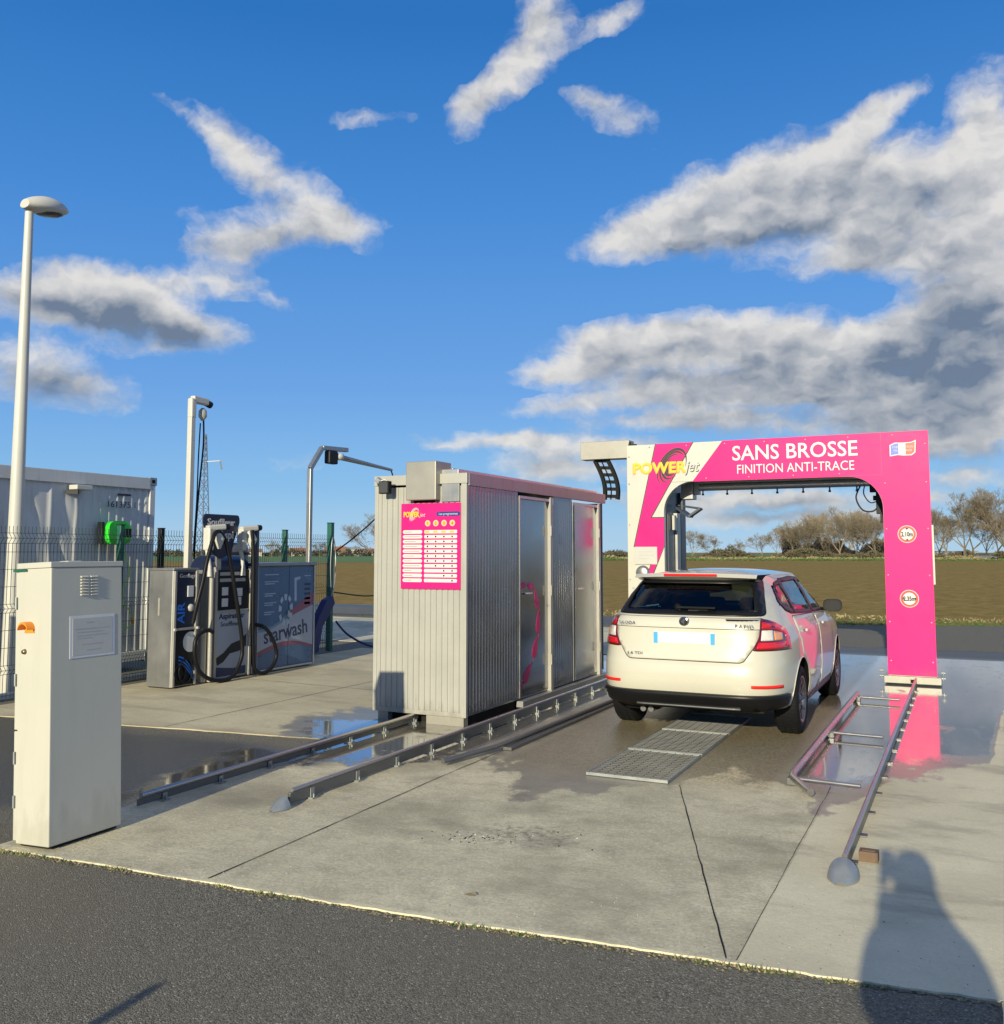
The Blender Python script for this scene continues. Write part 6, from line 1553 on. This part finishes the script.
house('low white house nearest the left side of the cabin', -34.1, 410, 9, 7, 3.0, 2.2, .5)
house('small white house seen through the fence above the blue cabinet', -40.6, 380, 8, 6, 2.8, 2.0, .7)
house('pale bungalow through the fence between the drum and the green post', -42.2, 385, 9, 6, 2.6, 2.2, .7)
house('long low house through the fence by the white hose pole', -47.2, 380, 14, 7, 2.8, 2.0, .8)
house('small orange roofed house left of the green end post', -38.1, 400, 8, 7, 3.0, 2.6, .6)
x, y = polar(-1.2, 330)
house('low white farm building under the trees right of the pink leg', -.75, 335, 20, 7, 3.0, .4, 0, wall='house_wall', roof='roof_grey', flat=True)

def far_car(name, label, az_, d, L_, h, m, van=False):
    x, y = polar(az_, d); t = thing(name, label, 'van' if van else 'car', (x, y, -.03))
    if van: prof = [(-L_ / 2, .45), (L_ / 2, .45), (L_ / 2, 1.0), (L_ / 2 - .75, 1.15), (L_ / 2 - 1.3, h), (-L_ / 2, h)]
    else: prof = [(-L_ / 2, .35), (L_ / 2, .35), (L_ / 2, .75), (L_ / 2 - 1.1, .95), (L_ / 2 - 1.8, h), (-L_ / 2 + .9, h), (-L_ / 2 + .1, .95)]
    MB().prism(prof, (0, .85, 0), EX, EZ, 0, 1.7).build('body', m, t, local=True, bevel=.05)
    MB().prism([(L_ / 2 - 1.9, 1.0), (L_ / 2 - 1.15, 1.0), (L_ / 2 - 1.5, h - .15), (L_ / 2 - 1.9, h - .12)] if van else [(-L_ / 2 + .5, .98), (L_ / 2 - 1.3, .98), (L_ / 2 - 1.85, h - .08), (-L_ / 2 + 1.0, h - .08)], (0, -.86, 0), EX, EZ, 0, .02).build('window', 'window_dark', t, local=True)
    for xx in (-L_ / 2 + .8, L_ / 2 - .85):
        for yy in (-.8, .8): MB().lathe([(0, -.1), (.33, -.1), (.33, .1), (0, .1)], (xx, yy, .33), (0, 1, 0), 16).build('wheel', 'rubber', t, local=True)
far_car('parked_van', 'tiny white van on the far road, seen through the gantry', -6.3, 320, 5.0, 2.3, 'lamp_white', True)
far_car('parked_car', 'tiny dark car under the far trees at the right edge', .9, 226, 4.3, 1.5, 'car_red')

# lattice mast beyond the fence
lx, ly = -103.3, 109.0
t = thing('lattice_mast', 'tall thin lattice mast far behind the white hose pole', 'mast', (lx, ly, 0))
lm = MB(); H_, W0, W1 = 19.5, .85, .14
def corner(k, z): w_ = W0 + (W1 - W0) * z / H_; return Vector((lx + w_ * (1 if k in (0, 1) else -1), ly + w_ * (1 if k in (1, 2) else -1), z))
for k in range(4): lm.bar(corner(k, 0), corner(k, H_), .10, .10)
z = 0; i = 0
while z < H_ - .6:
    st_ = 1.5 - .7 * z / H_; z2 = min(H_, z + st_)
    for k in range(4):
        a, b_ = (k, (k + 1) % 4) if i % 2 else ((k + 1) % 4, k)
        lm.bar(corner(a, z), corner(b_, z2), .055, .055)
        if i % 3 == 0: lm.bar(corner(k, z), corner((k + 1) % 4, z), .05, .05)
    z = z2; i += 1
lm.build('lattice', 'steel_dark', t)
MB().bar((lx, ly, H_ - 4.2), (lx + 1.9, ly + 1.3, H_ - 4.0), .12, .12).bar((lx + 1.9, ly + 1.3, H_ - 4.0), (lx + 2.1, ly + 1.5, H_ - 5.3), .25, .25).build('lamp_arm', 'steel_dark', t)

# ================================================================ SMALL THINGS ON THE GROUND
# weeds and moss in the seam between slab and asphalt
r = random.Random(77); wd = MB(); ms = MB()
def edge_v(u):
    P_ = [(-5.14, 3.80), (-3.6, 3.9), (-2.46, 3.97), (-.97, 4.11), (.04, 4.22), (.95, 4.29)]
    for (a, va), (b_, vb) in zip(P_, P_[1:]):
        if u <= b_: return va + (vb - va) * (u - a) / (b_ - a)
    return P_[-1][1]
for i in range(1900):
    u = r.uniform(-5.1, .9); dens = mnoise.noise(Vector((u * 1.7, 3, 0))) + .35 * mnoise.noise(Vector((u * 7, 9, 0))) + (.5 if u < -4.1 else 0) + (.35 if abs(u + .92) < .25 or abs(u + .45) < .12 else 0)
    if dens < .12: continue
    v = edge_v(u) - .012 - abs(r.gauss(0, .016)); h_ = r.uniform(.004, .016) * (1 + max(0, dens)); a = r.uniform(0, 6.28)
    p = Vector((u, v, -.009)); s_ = Vector((math.cos(a), math.sin(a), 0)) * r.uniform(.002, .006); tip = p + Vector((r.gauss(0, .010), r.gauss(0, .010), h_))
    wd.add([p - s_, p + s_, tip], [(0, 1, 2)], 0 if r.random() < .6 else 1)
o = wd.build('seam_weeds', ['grass', 'grass_dry'], None, local=True); o['kind'] = 'stuff'; o['label'] = 'small weeds growing in the seam between asphalt and concrete'
for i in range(1500):
    u = r.uniform(-5.3, .9); dens = mnoise.noise(Vector((u * 2.3, 13, 0)))
    v = edge_v(u) - .012 - abs(r.gauss(0, .022 if dens > 0 else .010)); s_ = r.uniform(.003, .011)
    k = len(ms.v); c = Vector((u, v, -.008))
    pts = [c + Vector((math.cos(j * 1.257 + i) * s_ * r.uniform(.7, 1.2), math.sin(j * 1.257 + i) * s_, r.uniform(0, .003))) for j in range(5)] + [c + Vector((0, 0, s_ * .7))]
    ms.add(pts, [(j, (j + 1) % 5, 5) for j in range(5)], 0 if r.random() < .75 else (1 if r.random() < .6 else 2))
o = ms.build('seam_moss', ['bark', 'leaf_dark', 'grass_dry'], None, local=True); o['kind'] = 'stuff'; o['label'] = 'moss, crumbs and grit in the seam between asphalt and concrete'
gr = MB()
for i in range(900):
    if r.random() < .5: u, v, z = r.uniform(-5, 1), 0, .0; v = edge_v(u) + abs(r.gauss(0, .5)) + .02
    else: u, v, z = r.uniform(-5, 1.5), r.uniform(2.2, 3.9), -.013
    if z == 0 and v > 7: continue
    s_ = r.uniform(.0015, .0048); c = Vector((u, v, z))
    pts = [c + Vector((math.cos(j * 1.257) * s_ * r.uniform(.7, 1.3), math.sin(j * 1.257) * s_, .0005)) for j in range(5)] + [c + Vector((0, 0, s_))]
    gr.add(pts, [(j, (j + 1) % 5, 5) for j in range(5)], r.choice((0, 1, 2)))
o = gr.build('grit', ['paper', 'bark', 'jet_grey'], None, local=True); o['kind'] = 'stuff'; o['label'] = 'loose grit scattered over the concrete and asphalt'
pb = MB()
for i in range(90):
    k_ = r.random(); u = -2.95 + .9 * k_ + r.gauss(0, .14); v = 5.12 + .42 * k_ ** 1.5 + r.gauss(0, .09)
    if r.random() < .5: u = -2.72 + r.gauss(0, .07); v = 5.16 + r.gauss(0, .06)
    s_ = r.uniform(.002, .007); c = Vector((u, v, 0))
    pts = [c + Vector((math.cos(j * 1.257) * s_ * r.uniform(.7, 1.3), math.sin(j * 1.257) * s_, .0005)) for j in range(5)] + [c + Vector((0, 0, s_))]
    pb.add(pts, [(j, (j + 1) % 5, 5) for j in range(5)], 0 if r.random() < .8 else 1)
o = pb.build('gravel', ['black', 'white_text'], None, local=True); o['kind'] = 'stuff'; o['label'] = 'patch of dark gravel spilled on the concrete behind the car'
# leaf on the slab
for (u, v, a, lb) in ((-2.28, 4.32, .3, 'small dry leaf lying on the concrete near the front seam'), (-4.62, 3.42, 1.2, 'small dry leaf on the asphalt below the cream cabinet')):
    z = 0 if v > 4 else -.014
    l_ = MB(); d = Vector((math.cos(a), math.sin(a), 0)); n_ = Vector((-d.y, d.x, 0)); c = Vector((u, v, z + .004))
    l_.add([c - d * .035, c - d * .01 + n_ * .012 + Vector((0, 0, .006)), c + d * .02 + n_ * .010 + Vector((0, 0, .008)), c + d * .035, c + d * .02 - n_ * .011, c - d * .01 - n_ * .013], [(0, 1, 2, 3, 4, 5)])
    tag(l_.build('dry_leaf', 'bark', None), lb, 'leaf')
t = MB(); t.prism(arc(-.545, .0, .018, 0, 180, 8), (0, 5.72, 0), EX, EZ, -.09, 0)
# thin post behind the camera whose shadow crosses the asphalt at lower left
px_, py_ = -2.94 + .082 * 4.1, 2.96 - 4.1
t = thing('marker_post', 'thin marker post behind the camera, casting a narrow shadow on the asphalt', 'post', (px_, py_, 0))
MB().lathe([(.028, -.009), (.028, 1.17), (.015, 1.19), (0, 1.195)], (px_, py_, 0), (0, 0, 1), 12).build('post', 'galv', t)
MB().lathe([(.07, -.008), (.07, .0)], (px_, py_, 0), (0, 0, 1), 12).build('foot', 'galv', t)

# ================================================================ THE PHOTOGRAPHER (outside the frame; the shadow is in it)
def skin_figure(name, joints, edges, m, parent, sub=2, root=0):
    me = bpy.data.meshes.new(name); me.from_pydata([j[0] for j in joints], [], []) if False else me.from_pydata([j[0] for j in joints], edges, [])
    o = bpy.data.objects.new(name, me); COL.objects.link(o)
    sk = o.modifiers.new('skin', 'SKIN'); sk.use_smooth_shade = True
    lay = me.skin_vertices[0].data if me.skin_vertices else None
    if lay is None:
        import bmesh
        bm = bmesh.new(); bm.from_mesh(me); bm.verts.layers.skin.verify(); bm.to_mesh(me); bm.free(); lay = me.skin_vertices[0].data
    for i, j in enumerate(joints): lay[i].radius = (j[1], j[2] if len(j) > 2 else j[1]); lay[i].use_root = (i == root)
    sb_ = o.modifiers.new('sub', 'SUBSURF'); sb_.levels = sub; sb_.render_levels = sub
    me.materials.append(M[m]); o.parent = parent
    ROOT[o.name] = Vector((0, 0, 0))
    return o
PB = Vector((.175, -.34, 0))
per = thing('person', 'person in a dark coat and jeans holding up a phone to take the picture', 'person', PB)
J_ = [((0, 0, .98), .15, .12), ((0, .0, 1.16), .15, .12), ((0, .0, 1.36), .175, .12), ((0, .01, 1.50), .10, .09), ((0, .015, 1.56), .058), ((0, .03, 1.63), .070, .085), ((0, .035, 1.72), .088, .105), ((0, .03, 1.80), .072, .085), ((0, .02, 1.845), .03, .035),
      ((-.17, 0, 1.46), .075), ((-.205, .06, 1.26), .070), ((-.165, .14, 1.20), .065), ((-.15, .22, 1.40), .062), ((-.165, .30, 1.58), .040),
      ((.17, 0, 1.46), .075), ((.205, .06, 1.26), .065), ((.165, .14, 1.20), .060), ((.02, .24, 1.40), .060), ((-.075, .30, 1.58), .042),
      ((-.095, 0, .88), .10), ((-.11, .015, .50), .070), ((-.12, -.01, .12), .05), ((-.13, .12, .055), .045),
      ((.095, 0, .88), .10), ((.11, .015, .50), .070), ((.12, -.01, .12), .05), ((.13, .12, .055), .045)]
E_ = [(0, 1), (1, 2), (2, 3), (3, 4), (4, 5), (5, 6), (6, 7), (7, 8), (3, 9), (9, 10), (10, 11), (11, 12), (12, 13), (3, 14), (14, 15), (15, 16), (16, 17), (17, 18), (0, 19), (19, 20), (20, 21), (21, 22), (0, 23), (23, 24), (24, 25), (25, 26)]
J_ = [((j[0][0], j[0][1], j[0][2] - (.014 if j[0][2] < .2 else 0)), *j[1:]) for j in J_]
skin_figure('body', J_, E_, 'coat_cloth', per)
# clothing and hair over the body
MB().lathe([(.20, .84), (.20, 1.0), (.20, 1.2), (.225, 1.38), (.215, 1.47), (.15, 1.56), (.11, 1.64), (.10, 1.70)], (0, 0, 0), (0, 0, 1), 24).build('coat', 'coat_cloth', per, local=True).scale = (1, .72, 1)
hr = MB().lathe([(.098, 1.66), (.104, 1.74), (.098, 1.80), (.07, 1.85), (.03, 1.868), (0, 1.87)], (0, .01, 0), (0, 0, 1), 20).build('hair', 'hair', per, local=True)
# five fingers of each hand round the phone
for hx, sg_ in ((-.175, -1), (-.095, 1)):
    for k in range(4):
        z_ = 1.605 + k * .022; x0 = hx + sg_ * .004
        JJ = [((x0, .315, z_), .010), ((x0 + sg_ * .012, .335, z_ + .004), .009), ((x0 + sg_ * .006, .352, z_ + .006), .008)]
        skin_figure('finger', JJ, [(0, 1), (1, 2)], 'skin', per, 1)
    skin_figure('thumb', [((hx, .305, 1.60), .011), ((hx - sg_ * .018, .300, 1.625), .010), ((hx - sg_ * .026, .305, 1.65), .008)], [(0, 1), (1, 2)], 'skin', per, 1)
    skin_figure('palm', [((hx, .31, 1.575), .022, .016), ((hx + sg_ * .002, .312, 1.63), .020, .014), ((hx + sg_ * .002, .314, 1.68), .012, .010)], [(0, 1), (1, 2)], 'skin', per, 1)
for s2 in (-1, 1):
    MB().lathe([(0, -.018), (.015, -.012), (.018, 0), (.015, .012), (0, .018)], (s2 * .088, .035, 1.715), (1, 0, 0), 10).build('ear', 'skin', per, local=True)
ph = MB().box(-.175, -.10, -.022, -.013, 1.615, 1.77)
ph.v = [(x + .0, y, z) for x, y, z in ph.v]
pho = ph.build('phone', 'black', None, .004)
pho.location.x = 0.02; pho.location.y = -.018; ROOT[pho.name] = pho.location
tag(pho, 'black phone held up by the person taking the picture', 'phone')
